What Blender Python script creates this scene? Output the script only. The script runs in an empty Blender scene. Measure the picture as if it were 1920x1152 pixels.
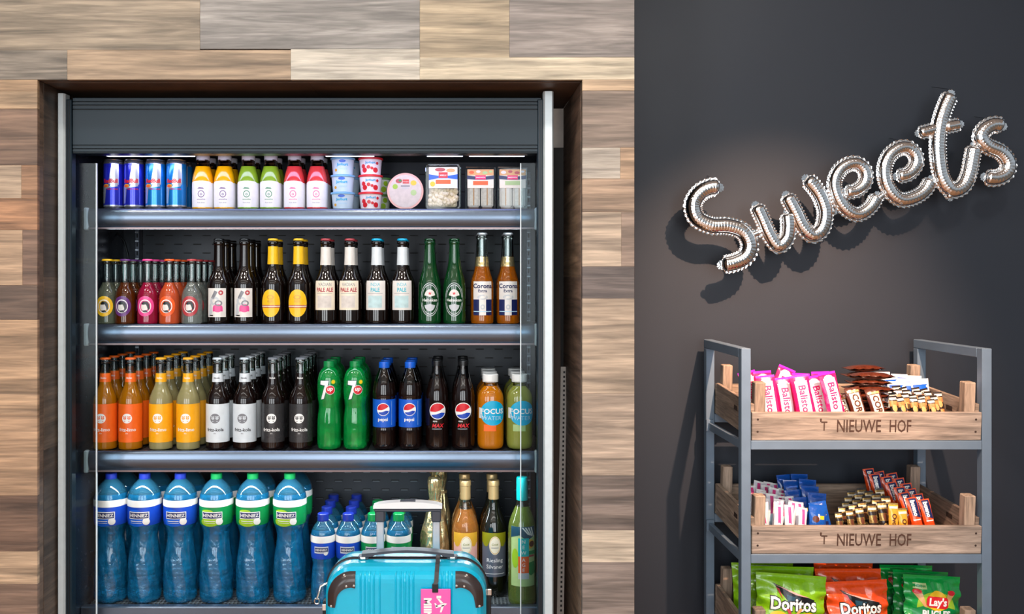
import bpy, math, random
from mathutils import Vector, Matrix
from mathutils.geometry import tessellate_polygon
random.seed(7)
scn = bpy.context.scene
COL = scn.collection
F = 1690.0            # focal length in pixels of the 1920 px wide frame
VX, VY = 850.0, 520.0 # vanishing point
EYE = 1.2
# ------------------------------------------------------------------ camera
cam = bpy.data.cameras.new('camera')
cam.sensor_width = 36.0
cam.lens = F / 1920 * 36
cam.shift_x = (960 - VX) / 1920
cam.shift_y = -(576 - VY) / 1920
cam.clip_start = 0.05
camo = bpy.data.objects.new('camera', cam)
camo.location = (0, 0, EYE)
camo.rotation_euler = (math.radians(90), 0, 0)
COL.objects.link(camo)
scn.camera = camo
# ------------------------------------------------------------------ view, world
scn.view_settings.view_transform = 'Standard'
scn.view_settings.look = 'None'
scn.view_settings.gamma = 1
scn.view_settings.use_curve_mapping = False
scn.view_settings.exposure = 0.0
scn.cycles.max_bounces = 10
scn.cycles.transparent_max_bounces = 24
scn.cycles.caustics_reflective = False
scn.cycles.caustics_refractive = False
scn.cycles.sample_clamp_indirect = 4.0
w = bpy.data.worlds.new('world'); scn.world = w
w.use_nodes = True
wn = w.node_tree.nodes; wl = w.node_tree.links
bg = wn['Background']
tc = wn.new('ShaderNodeTexCoord'); sx = wn.new('ShaderNodeSeparateXYZ')
wl.new(tc.outputs['Generated'], sx.inputs[0])
rp = wn.new('ShaderNodeValToRGB')
mr = wn.new('ShaderNodeMapRange'); mr.inputs[1].default_value = -1; mr.inputs[2].default_value = 1
wl.new(sx.outputs['Z'], mr.inputs[0]); wl.new(mr.outputs[0], rp.inputs[0])
rp.color_ramp.elements[0].color = (.30, .25, .21, 1); rp.color_ramp.elements[0].position = .42
rp.color_ramp.elements[1].color = (.80, .90, 1.0, 1); rp.color_ramp.elements[1].position = .6
wl.new(rp.outputs[0], bg.inputs[0])
bg.inputs[1].default_value = 0.42

def area(name, loc, rot, sx_, sy_, power, color=(1, 1, 1)):
    d = bpy.data.lights.new(name, 'AREA'); d.shape = 'RECTANGLE'
    d.size = sx_; d.size_y = sy_; d.energy = power; d.color = color
    o = bpy.data.objects.new(name, d); o.location = loc
    o.rotation_euler = [math.radians(a) for a in rot]
    COL.objects.link(o); return o
# daylight through the shop front windows behind the camera
for i, x in enumerate((-2.6, -0.75, 1.1)):
    area('window_daylight', (x, -2.9, 1.55), (90, 0, 0), 1.35, 2.3, 62, (.93, .97, 1.0))
# linear lights added at the ceiling for narrow highlights; downlights above the aisle
for y in (-1.6, -0.2, 1.2):
    area('added_line_light', (-.2, y, 2.97), (0, 0, 0), 4.2, .10, 9, (1, .97, .92))
for x in (-1.6, -0.3, 1.0):
    area('ceiling_downlight', (x, 0.9, 2.86), (14, 0, 0), .22, .22, 15, (1, .93, .84))
# fluorescent strip under the canopy of the fridge
area('canopy_strip', (-.37, 2.335, 1.512), (12, 0, 0), 1.1, .03, 1.0, (.62, .61, 1.0))
# cool fill strips added under the shelf rails to brighten bottles and interior
for z, p in ((1.325, .25), (1.02, .3), (.682, 3.6)):
    area('added_shelf_fill', (-.37, 2.40, z), (-12, 0, 0), 1.1, .012, p, (.82, .93, 1.0))
# lowest added strip is strongest, to brighten the water bottles
# warm spotlight on the dark wall
def spot(loc, tgt, power, color, size, blend, rad):
    d = bpy.data.lights.new('wall_spotlight', 'SPOT'); d.energy = power; d.color = color
    d.spot_size = math.radians(size); d.spot_blend = blend; d.shadow_soft_size = rad
    o = bpy.data.objects.new('wall_spotlight', d); o.location = loc
    o.rotation_euler = (Vector(tgt) - Vector(loc)).to_track_quat('-Z', 'Y').to_euler()
    COL.objects.link(o); return o
spot((1.04, 1.2, 2.42), (.96, 2.72, .84), 520, (1, .62, .41), 40, 1.0, .014)

def PX(px, Y): return (px - VX) / F * Y
def PZ(py, Y): return EYE - (py - VY) / F * Y
# ------------------------------------------------------------------ mesh helpers
def lin(c):
    out = []
    for v in c[:3]:
        v = v / 255.0
        out.append(v / 12.92 if v <= .04045 else ((v + .055) / 1.055) ** 2.4)
    return tuple(out)

class MB:
    def __init__(s): s.v = []; s.f = []; s.m = []; s.s = []; s.c = []; s.tint = None
    def add(s, vs, fs, mat, smooth=False, tint=None):
        n = len(s.v); s.v += [tuple(v) for v in vs]
        for f in fs:
            s.f.append([i + n for i in f]); s.m.append(mat); s.s.append(smooth); s.c.append(tint)
    def box(s, x0, x1, y0, y1, z0, z1, mat, b=0.0, tint=None, M=None):
        if b <= 0:
            vs = [(x, y, z) for x in (x0, x1) for y in (y0, y1) for z in (z0, z1)]
            fs = [(0, 1, 3, 2), (4, 6, 7, 5), (0, 4, 5, 1), (2, 3, 7, 6), (0, 2, 6, 4), (1, 5, 7, 3)]
        else:
            X = (x0, x1); Yy = (y0, y1); Z = (z0, z1); vs = []; idx = {}
            for i in (0, 1):
                for j in (0, 1):
                    for k in (0, 1):
                        dx = b if i == 0 else -b; dy = b if j == 0 else -b; dz = b if k == 0 else -b
                        idx[i, j, k] = len(vs)
                        vs += [(X[i], Yy[j] + dy, Z[k] + dz), (X[i] + dx, Yy[j], Z[k] + dz), (X[i] + dx, Yy[j] + dy, Z[k])]
            I = lambda i, j, k, a: idx[i, j, k] + a
            fs = []
            for i in (0, 1): fs.append([I(i, 0, 0, 0), I(i, 0, 1, 0), I(i, 1, 1, 0), I(i, 1, 0, 0)])
            for j in (0, 1): fs.append([I(0, j, 0, 1), I(0, j, 1, 1), I(1, j, 1, 1), I(1, j, 0, 1)])
            for k in (0, 1): fs.append([I(0, 0, k, 2), I(0, 1, k, 2), I(1, 1, k, 2), I(1, 0, k, 2)])
            for i in (0, 1):
                for j in (0, 1): fs.append([I(i, j, 0, 0), I(i, j, 1, 0), I(i, j, 1, 1), I(i, j, 0, 1)])
                for k in (0, 1): fs.append([I(i, 0, k, 0), I(i, 1, k, 0), I(i, 1, k, 2), I(i, 0, k, 2)])
            for j in (0, 1):
                for k in (0, 1): fs.append([I(0, j, k, 1), I(1, j, k, 1), I(1, j, k, 2), I(0, j, k, 2)])
            for i in (0, 1):
                for j in (0, 1):
                    for k in (0, 1): fs.append([I(i, j, k, 0), I(i, j, k, 1), I(i, j, k, 2)])
        if M is not None: vs = [tuple(M @ Vector(v)) for v in vs]
        s.add(vs, fs, mat, False, tint)
    def lathe(s, prof, mat, seg=32, c=(0, 0, 0), rmod=None, sq=2.0, smooth=True, M=None, sc=.001):
        """prof in mm (r, z); mat a key or a function z_mid -> key"""
        rings = []; vs = []
        for r, z in prof:
            if r < 1e-6:
                rings.append([len(vs)]); vs.append((c[0], c[1], c[2] + z * sc))
            else:
                ring = []
                for i in range(seg):
                    a = 2 * math.pi * i / seg
                    rr = r
                    if sq != 2.0: rr = r / (abs(math.cos(a)) ** sq + abs(math.sin(a)) ** sq) ** (1 / sq)
                    if rmod: rr *= rmod(a, z)
                    ring.append(len(vs)); vs.append((c[0] + rr * sc * math.cos(a), c[1] + rr * sc * math.sin(a), c[2] + z * sc))
                rings.append(ring)
        if M is not None: vs = [tuple(M @ Vector(v)) for v in vs]
        n0 = len(s.v); s.v += vs
        for k in range(len(rings) - 1):
            A, B = rings[k], rings[k + 1]
            mm = mat((prof[k][1] + prof[k + 1][1]) / 2) if callable(mat) else mat
            for i in range(seg):
                j = (i + 1) % seg
                if len(A) == 1 and len(B) == 1: continue
                if len(A) == 1: f = [A[0], B[i], B[j]][::-1]
                elif len(B) == 1: f = [A[i], A[j], B[0]]
                else: f = [A[i], A[j], B[j], B[i]]
                s.f.append([q + n0 for q in f]); s.m.append(mm); s.s.append(smooth); s.c.append(None)
    def tube(s, pts, r, mat, seg=12, cap=True, flat=1.0):
        P = [Vector(p) for p in pts]; n = len(P); vs = []
        up = None
        for i in range(n):
            t = (P[min(i + 1, n - 1)] - P[max(i - 1, 0)]).normalized()
            if up is None:
                up = Vector((0, 0, 1)) if abs(t.z) < .9 else Vector((0, 1, 0))
            a = (up - t * up.dot(t)).normalized(); up = a; b = t.cross(a)
            rr = r[i] if isinstance(r, (list, tuple)) else r
            for k in range(seg):
                th = 2 * math.pi * k / seg
                vs.append(tuple(P[i] + a * (rr * math.cos(th)) + b * (rr * flat * math.sin(th))))
        fs = [[i * seg + k, i * seg + (k + 1) % seg, (i + 1) * seg + (k + 1) % seg, (i + 1) * seg + k] for i in range(n - 1) for k in range(seg)]
        if cap: fs += [list(range(seg))[::-1], [(n - 1) * seg + k for k in range(seg)]]
        s.add(vs, fs, mat, True)
    def grid(s, fn, nu, nv, mat, smooth=True, flip=False):
        vs = [fn(i / nu, j / nv) for j in range(nv + 1) for i in range(nu + 1)]
        fs = []
        for j in range(nv):
            for i in range(nu):
                a = j * (nu + 1) + i
                f = [a, a + 1, a + nu + 2, a + nu + 1]
                fs.append(f[::-1] if flip else f)
        s.add(vs, fs, mat, smooth)
    def poly(s, pts, mp, mat, off=0.0, ml=6.0):
        tri = tessellate_polygon([[Vector((u, v, 0)) for u, v in pts]])
        s.tris(list(pts), [list(t) for t in tri], mp, mat, off, ml)
    def tris(s, V, T, mp, mat, off, ml):
        """map flat triangles on a curved face, split until they are small enough to follow it"""
        V = [tuple(v[:2]) for v in V]; mid = {}
        T = [(t[0], t[i], t[i + 1]) for t in T for i in range(1, len(t) - 1)]
        T = [t for t in T if abs((V[t[1]][0] - V[t[0]][0]) * (V[t[2]][1] - V[t[0]][1]) - (V[t[2]][0] - V[t[0]][0]) * (V[t[1]][1] - V[t[0]][1])) > 1e-9]
        def L(a, b): return math.hypot(V[a][0] - V[b][0], V[a][1] - V[b][1])
        def md(a, b):
            k = (min(a, b), max(a, b))
            if k not in mid: mid[k] = len(V); V.append(((V[a][0] + V[b][0]) / 2, (V[a][1] + V[b][1]) / 2))
            return mid[k]
        out = []
        while T:
            a, b, c = T.pop(); e = [L(a, b) > ml, L(b, c) > ml, L(c, a) > ml]
            if not any(e): out.append((a, b, c)); continue
            if all(e):
                x, y, z = md(a, b), md(b, c), md(c, a); T += [(a, x, z), (x, b, y), (z, y, c), (x, y, z)]
            else:
                # rotate so that the first edge is long; shared midpoints keep the mesh closed
                if not e[0]: (a, b, c) = (b, c, a) if e[1] else (c, a, b)
                x = md(a, b); T += [(a, x, c), (x, b, c)]
        s.add([mp(u, v, off) for u, v in V], out, mat)
    def rect(s, u0, u1, v0, v1, mp, mat, off=0.0, n=6, m=1):
        n = max(1, int(abs(u1 - u0) / 4.5)); m = max(1, int(abs(v1 - v0) / 9))
        s.grid(lambda a, b: mp(u0 + (u1 - u0) * a, v0 + (v1 - v0) * b, off), n, m, mat, True)
    def disc(s, cu, cv, ru, rv, mp, mat, off=0.0, n=20, ring=None, a0=0, a1=360):
        rs = [0, .3, .55, .78, 1] if ring is None else [ring, 1]
        s.grid(lambda a, b: (lambda th, q: mp(cu + ru * q * math.cos(th), cv + rv * q * math.sin(th), off))(
            math.radians(a0 + (a1 - a0) * a), rs[round(b * (len(rs) - 1))]), n, len(rs) - 1, mat, True, True)
    def text(s, st, cu, cv, size, mp, mat, off=0.0, bold=0.0, shear=0.0, rot=0.0, wx=1.0):
        V, Fc = text_geo(st, bold, shear)
        ca, sa = math.cos(math.radians(rot)), math.sin(math.radians(rot))
        P = []
        for x, y in V:
            x, y = x * size * wx, y * size
            P.append((cu + x * ca - y * sa, cv + x * sa + y * ca))
        if size < 11: s.add([mp(u, v, off) for u, v in P], Fc, mat)
        else: s.tris(P, Fc, mp, mat, off, 7.0)
    def build(s, name, parent=None, loc=None, angle=38, rot=None):
        me = bpy.data.meshes.new(name)
        me.from_pydata(s.v, [], s.f)
        keys = []
        for k in s.m:
            if k not in keys: keys.append(k)
        for k in keys: me.materials.append(mat(k))
        ix = {k: i for i, k in enumerate(keys)}
        me.polygons.foreach_set('material_index', [ix[k] for k in s.m])
        me.polygons.foreach_set('use_smooth', s.s)
        if any(c is not None for c in s.c):
            at = me.color_attributes.new('tint', 'FLOAT_COLOR', 'CORNER')
            li = 0
            for p, c in zip(me.polygons, s.c):
                c = c or (.5, .4, .3, 0)
                for l in p.loop_indices: at.data[l].color = c
        me.update()
        if any(s.s): me.set_sharp_from_angle(angle=math.radians(angle))
        o = bpy.data.objects.new(name, me)
        if loc is not None: o.location = loc
        if rot is not None: o.rotation_euler = rot
        COL.objects.link(o)
        if parent is not None: o.parent = parent
        return o

_tc = {}
def text_geo(st, bold=0.0, shear=0.0):
    k = (st, bold, shear)
    if k in _tc: return _tc[k]
    c = bpy.data.curves.new('t', 'FONT'); c.body = st; c.size = 1; c.align_x = 'CENTER'; c.align_y = 'CENTER'
    c.resolution_u = 2; c.offset = bold; c.shear = shear
    o = bpy.data.objects.new('t', c); COL.objects.link(o)
    dg = bpy.context.evaluated_depsgraph_get(); dg.update()
    me = o.evaluated_get(dg).to_mesh()
    V = [(v.co.x, v.co.y) for v in me.vertices]; Fc = [list(p.vertices) for p in me.polygons]
    if V:
        y0 = min(v[1] for v in V); y1 = max(v[1] for v in V); x0 = min(v[0] for v in V); x1 = max(v[0] for v in V)
        V = [(x - (x0 + x1) / 2, y - (y0 + y1) / 2) for x, y in V]
    o.evaluated_get(dg).to_mesh_clear()
    bpy.data.objects.remove(o); bpy.data.curves.remove(c)
    _tc[k] = (V, Fc); return _tc[k]

def tag(o, label=None, cat=None, group=None, kind=None):
    if label: o['label'] = label
    if cat: o['category'] = cat
    if group: o['group'] = group
    if kind: o['kind'] = kind
    return o
def thing(name, label, cat, loc=(0, 0, 0), group=None, rot=(0, 0, 0)):
    o = bpy.data.objects.new(name, None); o.empty_display_size = .02
    o.location = loc; o.rotation_euler = rot; COL.objects.link(o)
    return tag(o, label, cat, group)
def dup(root, loc, label=None, group=None, rot=None):
    r = root.copy(); COL.objects.link(r); r.location = loc
    if rot is not None: r.rotation_euler = rot
    if label: r['label'] = label
    if group: r['group'] = group
    for ch in list(root.children):
        c = ch.copy(); COL.objects.link(c); c.parent = r
        for g in ch.children:
            d = g.copy(); COL.objects.link(d); d.parent = c
    return r
def flat(x0, y, z0, sx=1.0):      # print on a plane facing the camera, local mm
    return lambda u, v, off=0.0: (x0 + u * .001, y - off * .001, z0 + v * .001)
def chaikin(p, n=2):
    for _ in range(n):
        q = [p[0]]
        for a, b in zip(p, p[1:]):
            q.append((a[0] * .75 + b[0] * .25, a[1] * .75 + b[1] * .25)); q.append((a[0] * .25 + b[0] * .75, a[1] * .25 + b[1] * .75))
        q.append(p[-1]); p = q
    return p
def rad_at(prof):
    def R(z):
        for a, b in zip(prof, prof[1:]):
            if a[1] <= z <= b[1] and b[1] > a[1]: return a[0] + (b[0] - a[0]) * (z - a[1]) / (b[1] - a[1])
        return prof[-1][0]
    return R
def wrap(R, sq=2.0):            # print wrapped round a bottle facing the camera, mm
    def f(u, v, off=0.0):
        r = (R(v) if callable(R) else R)
        a = u / r
        if sq != 2.0: r = r / (abs(math.cos(a)) ** sq + abs(math.sin(a)) ** sq) ** (1 / sq)
        return ((r + off) * .001 * math.sin(a), -(r + off) * .001 * math.cos(a), v * .001)
    return f
# ------------------------------------------------------------------ materials
MD = {}; MS = {}
def pm(key, col, rough=.4, metal=0.0, trans=0.0, ior=1.45, coat=0.0, noise=0.0, nscale=60, bump=0.0, bscale=200, alpha=1.0, emit=0.0, bstretch=(1, 1, 1), spec=.5):
    MS[key] = dict(col=col, rough=rough, metal=metal, trans=trans, ior=ior, coat=coat, noise=noise, nscale=nscale, bump=bump, bscale=bscale, alpha=alpha, emit=emit, bstretch=bstretch, spec=spec)
def mat(key):
    if key in MD: return MD[key]
    m = bpy.data.materials.new(key); m.use_nodes = True; MD[key] = m
    nt = m.node_tree; N = nt.nodes; L = nt.links; b = N['Principled BSDF']
    if key in CUSTOM:
        CUSTOM[key](m, nt, N, L, b); return m
    s = MS[key]; c = lin(s['col']) + (1,)
    b.inputs['Base Color'].default_value = c
    b.inputs['Roughness'].default_value = s['rough']; b.inputs['Metallic'].default_value = s['metal']
    b.inputs['Transmission Weight'].default_value = s['trans']; b.inputs['IOR'].default_value = s['ior']
    b.inputs['Coat Weight'].default_value = s['coat']; b.inputs['Coat Roughness'].default_value = .06
    b.inputs['Alpha'].default_value = s['alpha']; b.inputs['Specular IOR Level'].default_value = s['spec']
    if s['emit']:
        b.inputs['Emission Color'].default_value = c; b.inputs['Emission Strength'].default_value = s['emit']
    t = N.new('ShaderNodeTexCoord')
    nz = N.new('ShaderNodeTexNoise'); nz.inputs['Scale'].default_value = s['nscale']; nz.inputs['Detail'].default_value = 3
    L.new(t.outputs['Object'], nz.inputs['Vector'])
    if s['noise']:
        mx = N.new('ShaderNodeMixRGB'); mx.blend_type = 'MULTIPLY'; mx.inputs[0].default_value = 1
        mx.inputs[1].default_value = c
        r = N.new('ShaderNodeMapRange'); r.inputs[1].default_value = .3; r.inputs[2].default_value = .7
        r.inputs[3].default_value = 1 - s['noise']; r.inputs[4].default_value = 1 + s['noise'] * .6
        L.new(nz.outputs[0], r.inputs[0]); L.new(r.outputs[0], mx.inputs[2]); L.new(mx.outputs[0], b.inputs['Base Color'])
    r2 = N.new('ShaderNodeMapRange'); r2.inputs[3].default_value = s['rough'] * .85; r2.inputs[4].default_value = min(1, s['rough'] * 1.15)
    L.new(nz.outputs[0], r2.inputs[0]); L.new(r2.outputs[0], b.inputs['Roughness'])
    if s['bump']:
        mp = N.new('ShaderNodeMapping'); mp.inputs['Scale'].default_value = s['bstretch']; L.new(t.outputs['Object'], mp.inputs[0])
        n2 = N.new('ShaderNodeTexNoise'); n2.inputs['Scale'].default_value = s['bscale']; n2.inputs['Detail'].default_value = 2
        L.new(mp.outputs[0], n2.inputs['Vector'])
        bp = N.new('ShaderNodeBump'); bp.inputs['Strength'].default_value = s['bump']; bp.inputs['Distance'].default_value = .004
        L.new(n2.outputs[0], bp.inputs['Height']); L.new(bp.outputs[0], b.inputs['Normal'])
    return m
CUSTOM = {}
def glass(key, col, rough=.02, gloss=1.0):
    def f(m, nt, N, L, b):
        N.remove(b)
        tr = N.new('ShaderNodeBsdfTransparent'); tr.inputs[0].default_value = lin(col) + (1,)
        gl = N.new('ShaderNodeBsdfGlossy'); gl.inputs['Roughness'].default_value = rough
        fr = N.new('ShaderNodeFresnel'); fr.inputs[0].default_value = 1.45
        mu = N.new('ShaderNodeMath'); mu.operation = 'MULTIPLY'; mu.inputs[1].default_value = 1.6 * gloss; mu.use_clamp = True
        L.new(fr.outputs[0], mu.inputs[0])
        mx = N.new('ShaderNodeMixShader'); L.new(mu.outputs[0], mx.inputs[0]); L.new(tr.outputs[0], mx.inputs[1]); L.new(gl.outputs[0], mx.inputs[2])
        L.new(mx.outputs[0], N['Material Output'].inputs[0])
    CUSTOM[key] = f
def wood(key, scale, rough=.55, contrast=.55, dark=1.0):
    def f(m, nt, N, L, b):
        at = N.new('ShaderNodeAttribute'); at.attribute_name = 'tint'
        t = N.new('ShaderNodeTexCoord')
        mu = N.new('ShaderNodeMath'); mu.operation = 'MULTIPLY'; mu.inputs[1].default_value = 13.7
        L.new(at.outputs['Alpha'], mu.inputs[0])
        ad = N.new('ShaderNodeVectorMath'); ad.operation = 'ADD'; L.new(t.outputs['Object'], ad.inputs[0]); L.new(mu.outputs[0], ad.inputs[1])
        def nz(sc, det, dist, k=1.0):
            mp = N.new('ShaderNodeMapping'); mp.inputs['Scale'].default_value = [a * k for a in sc]; L.new(ad.outputs[0], mp.inputs[0])
            n = N.new('ShaderNodeTexNoise'); n.inputs['Scale'].default_value = 1; n.inputs['Detail'].default_value = det; n.inputs['Distortion'].default_value = dist
            L.new(mp.outputs[0], n.inputs['Vector']); return n
        a = nz(scale, 6, 1.6); c = nz(scale, 4, .3, 6.0); d = nz([q * .35 for q in scale], 2, 2.5)
        def rng(n, lo, hi, a0=.3, a1=.7):
            r = N.new('ShaderNodeMapRange'); r.inputs[1].default_value = a0; r.inputs[2].default_value = a1
            r.inputs[3].default_value = lo; r.inputs[4].default_value = hi; L.new(n.outputs[0], r.inputs[0]); return r
        r1 = rng(a, 1 - contrast, 1 + contrast * .55); r2 = rng(c, 1 - contrast * .4, 1 + contrast * .3); r3 = rng(d, 1 - contrast * .45, 1 + contrast * .3)
        m1 = N.new('ShaderNodeMath'); m1.operation = 'MULTIPLY'; L.new(r1.outputs[0], m1.inputs[0]); L.new(r2.outputs[0], m1.inputs[1])
        m2 = N.new('ShaderNodeMath'); m2.operation = 'MULTIPLY'; L.new(m1.outputs[0], m2.inputs[0]); L.new(r3.outputs[0], m2.inputs[1])
        vm = N.new('ShaderNodeVectorMath'); vm.operation = 'SCALE'; L.new(at.outputs['Color'], vm.inputs[0]); L.new(m2.outputs[0], vm.inputs['Scale'])
        L.new(vm.outputs[0], b.inputs['Base Color'])
        b.inputs['Roughness'].default_value = rough
        bp = N.new('ShaderNodeBump'); bp.inputs['Strength'].default_value = .25; bp.inputs['Distance'].default_value = .002
        L.new(m1.outputs[0], bp.inputs['Height']); L.new(bp.outputs[0], b.inputs['Normal'])
    CUSTOM[key] = f
wood('wood_h', (2.2, 2.2, 34)); wood('crate_h', (4, 4, 50), .75, .55); wood('crate_v', (60, 60, 5), .75, .45)
glass('clear_glass', (235, 245, 245)); glass('wing_glass', (225, 235, 238), .16, .22); glass('pale_glass', (222, 236, 234), .02, 2.2)
glass('pack_clear', (252, 253, 253), .05, .8); glass('film', (235, 240, 242), .12, .8)
glass('dark_glass', (150, 120, 95), .03, 1.2); glass('green_glass', (60, 150, 90), .03, 1.2); glass('pet_blue', (120, 190, 215), .03, 1.3); glass('pet_green', (30, 170, 90), .03, 1.3)

def tint(c): return lin(c) + (random.random(),)
# ------------------------------------------------------------------ the room
pm('dark_wall', (37, 43, 53), .55, noise=.04, nscale=3, bump=.05, bscale=500)
pm('floor_mat', (168, 118, 80), .35, noise=.12, nscale=4)
pm('ceil_mat', (225, 225, 222), .8, noise=.03)
pm('plaster', (222, 212, 204), .8, noise=.05)
pm('black_void', (24, 24, 26), .6, noise=.1)
pm('perf_metal', (176, 168, 160), .4, .3, noise=.1)
YW, YD = 2.15, 2.72
NX0, NX1, NZ = PX(70, YW), PX(1092, YW), PZ(149.5, YW)
WR = PX(1189.5, YW)
m = MB(); m.box(-3.2, 3.6, -3.4, 3.3, -.05, 0, 'floor_mat'); tag(m.build('floor'), kind='structure')
m = MB(); m.box(-3.2, 3.6, -3.4, 3.3, 3.0, 3.05, 'ceil_mat'); tag(m.build('ceiling'), kind='structure')
m = MB(); m.box(WR + .0, 3.6, YD, YD + .08, 0, 3.0, 'dark_wall'); tag(m.build('wall_back'), kind='structure')
# plank clad wall: each plank its own board in the cladding
PL = [(-900, 375, -420, -190, (150, 128, 104)), (375, 1189.5, -420, -190, (128, 112, 100)),
      (-900, -260, -190, -60, (165, 150, 130)), (-260, 520, -190, -60, (135, 115, 95)), (520, 1189.5, -190, -60, (160, 140, 118)),
      (-900, 375, -60, 94, (142, 128, 110)), (375, 787, -60, 92, (142, 137, 132)), (787, 955, -60, 108, (158, 142, 118)), (955, 1189.5, -60, 107, (136, 127, 121)),
      (-900, 126, 94, 149.5, (128, 118, 106)), (126, 545, 94, 149.5, (158, 136, 112)), (545, 787, 92, 149.5, (196, 188, 174)), (787, 1189.5, 107.5, 149.5, (198, 184, 160)),
      (-900, 70, 149.5, 171, (172, 146, 116)), (-900, 70, 171, 204, (182, 158, 128)), (-900, 70, 204, 310, (128, 106, 90)),
      (-500, 40, 310, 372, (182, 164, 142)), (-900, -500, 310, 372, (150, 120, 95)), (40, 70, 310, 372, (170, 134, 104)), (-900, 70, 372, 431, (170, 130, 98)),
      (-420, 42, 431, 535, (190, 164, 136)), (-900, -420, 431, 535, (150, 120, 95)), (42, 70, 431, 535, (134, 110, 94)), (-900, 70, 535, 600, (116, 98, 86)),
      (-900, 70, 600, 777, (194, 164, 132)), (-900, 70, 777, 930, (184, 154, 124)), (-900, 70, 930, 1035, (122, 98, 82)),
      (-900, 70, 1035, 1096, (204, 178, 148)), (-900, 70, 1096, 1240, (132, 110, 95)), (-900, 70, 1240, 1380, (170, 140, 115)), (-900, 70, 1380, 1463, (140, 115, 98)),
      (1092, 1189.5, 149.5, 170, (180, 154, 126)), (1092, 1189.5, 170, 277, (138, 121, 108)), (1092, 1163, 277, 335, (184, 172, 158)), (1163, 1189.5, 277, 335, (178, 148, 120)),
      (1092, 1189.5, 335, 398, (176, 148, 124)), (1092, 1165, 398, 500, (188, 166, 144)), (1165, 1189.5, 398, 500, (152, 130, 114)), (1092, 1189.5, 500, 560, (126, 112, 106)),
      (1092, 1189.5, 560, 738, (192, 168, 144)), (1092, 1189.5, 738, 892, (180, 158, 138)), (1092, 1189.5, 892, 995, (132, 116, 106)),
      (1092, 1189.5, 995, 1055, (202, 184, 162)), (1092, 1189.5, 1055, 1240, (146, 130, 120)), (1092, 1189.5, 1240, 1380, (170, 145, 120)), (1092, 1189.5, 1380, 1463, (140, 118, 100))]
m = MB()
for x0, x1, y0, y1, c in PL:
    if x1 <= 70: c = (c[0] * .94, c[1] * .91, c[2] * .89)
    m.box(PX(x0, YW), PX(x1, YW), YW, YW + .012, max(0, PZ(y1, YW)), min(3.0, PZ(y0, YW)), 'wood_h', .0007, tint(c))
for (a, b_, z0, z1) in ((PX(-900, YW), NX0, 0, NZ), (PX(-900, YW), WR, NZ, 3.0), (NX1, WR, 0, NZ)):
    m.box(a + .001, b_ - .001, YW + .0125, YW + .034, z0 + .001, z1 - .001, 'wood_h', 0, tint((110, 90, 75)))
tag(m.build('wall_front'), kind='structure')
# reveals of the niche
RB = 2.52
m = MB()
zz = [NZ, 1.45, 1.2, .98, .78, .52, .3, 0]
for i in range(len(zz) - 1):
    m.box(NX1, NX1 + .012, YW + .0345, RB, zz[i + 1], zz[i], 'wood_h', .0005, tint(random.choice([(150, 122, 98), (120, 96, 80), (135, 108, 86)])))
m.box(NX1 + .013, WR - .002, YW + .035, RB, 0, 2.99, 'wood_h', 0, tint((110, 90, 75)))
tag(m.build('trim_1'), kind='structure')
m = MB()
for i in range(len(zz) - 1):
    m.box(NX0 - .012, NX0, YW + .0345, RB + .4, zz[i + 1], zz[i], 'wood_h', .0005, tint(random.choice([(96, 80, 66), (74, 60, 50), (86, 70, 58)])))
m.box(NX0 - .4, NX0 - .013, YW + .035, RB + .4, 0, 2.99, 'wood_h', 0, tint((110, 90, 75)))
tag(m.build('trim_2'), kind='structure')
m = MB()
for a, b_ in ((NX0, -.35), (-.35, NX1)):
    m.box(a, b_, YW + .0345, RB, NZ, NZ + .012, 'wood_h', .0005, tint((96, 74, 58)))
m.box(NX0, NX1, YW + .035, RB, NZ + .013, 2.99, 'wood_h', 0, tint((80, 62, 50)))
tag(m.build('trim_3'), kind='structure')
# back of the niche: pale wall with a dark service panel beside the fridge
m = MB(); m.box(NX0 - .4, WR + .08, 3.0, 3.05, 0, 3.0, 'plaster'); tag(m.build('wall_left'), kind='structure')
m = MB(); m.box(.262, .36, 2.93, 2.96, 0, PZ(277, 2.93), 'black_void', .002)
tag(m.build('service_panel'), 'tall black panel standing behind the gap right of the fridge', 'panel')
# perforated metal strip leaning in the gap
m = MB()
P0 = Vector((PX(1057, 2.47), 2.47, PZ(688, 2.47))); P1 = Vector((PX(1048, 2.40), 2.40, 0.002))
d = (P1 - P0); Ln = d.length; d.normalize(); sdx = Vector((.0065, 0, 0))
def strip_pt(t, s_, o): q = P0 + d * t; return (q.x + s_, q.y - o, q.z)
m.add([strip_pt(0, -.008, 0), strip_pt(0, .008, 0), strip_pt(Ln, .010, 0), strip_pt(Ln, -.010, 0), strip_pt(0, -.008, -.002), strip_pt(0, .008, -.002), strip_pt(Ln, .010, -.002), strip_pt(Ln, -.010, -.002)],
      [(0, 1, 2, 3), (7, 6, 5, 4), (0, 4, 5, 1), (1, 5, 6, 2), (2, 6, 7, 3), (3, 7, 4, 0)], 'perf_metal')
k = .012
while k < Ln - .02:
    m.add([strip_pt(k, -.001, .0004), strip_pt(k, .004, .0004), strip_pt(k + .006, .004, .0004), strip_pt(k + .006, -.001, .0004)], [(0, 1, 2, 3)], 'black_void'); k += .0125
tag(m.build('perforated_strip'), 'perforated grey metal strip leaning in the gap right of the fridge', 'metal strip')

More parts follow.
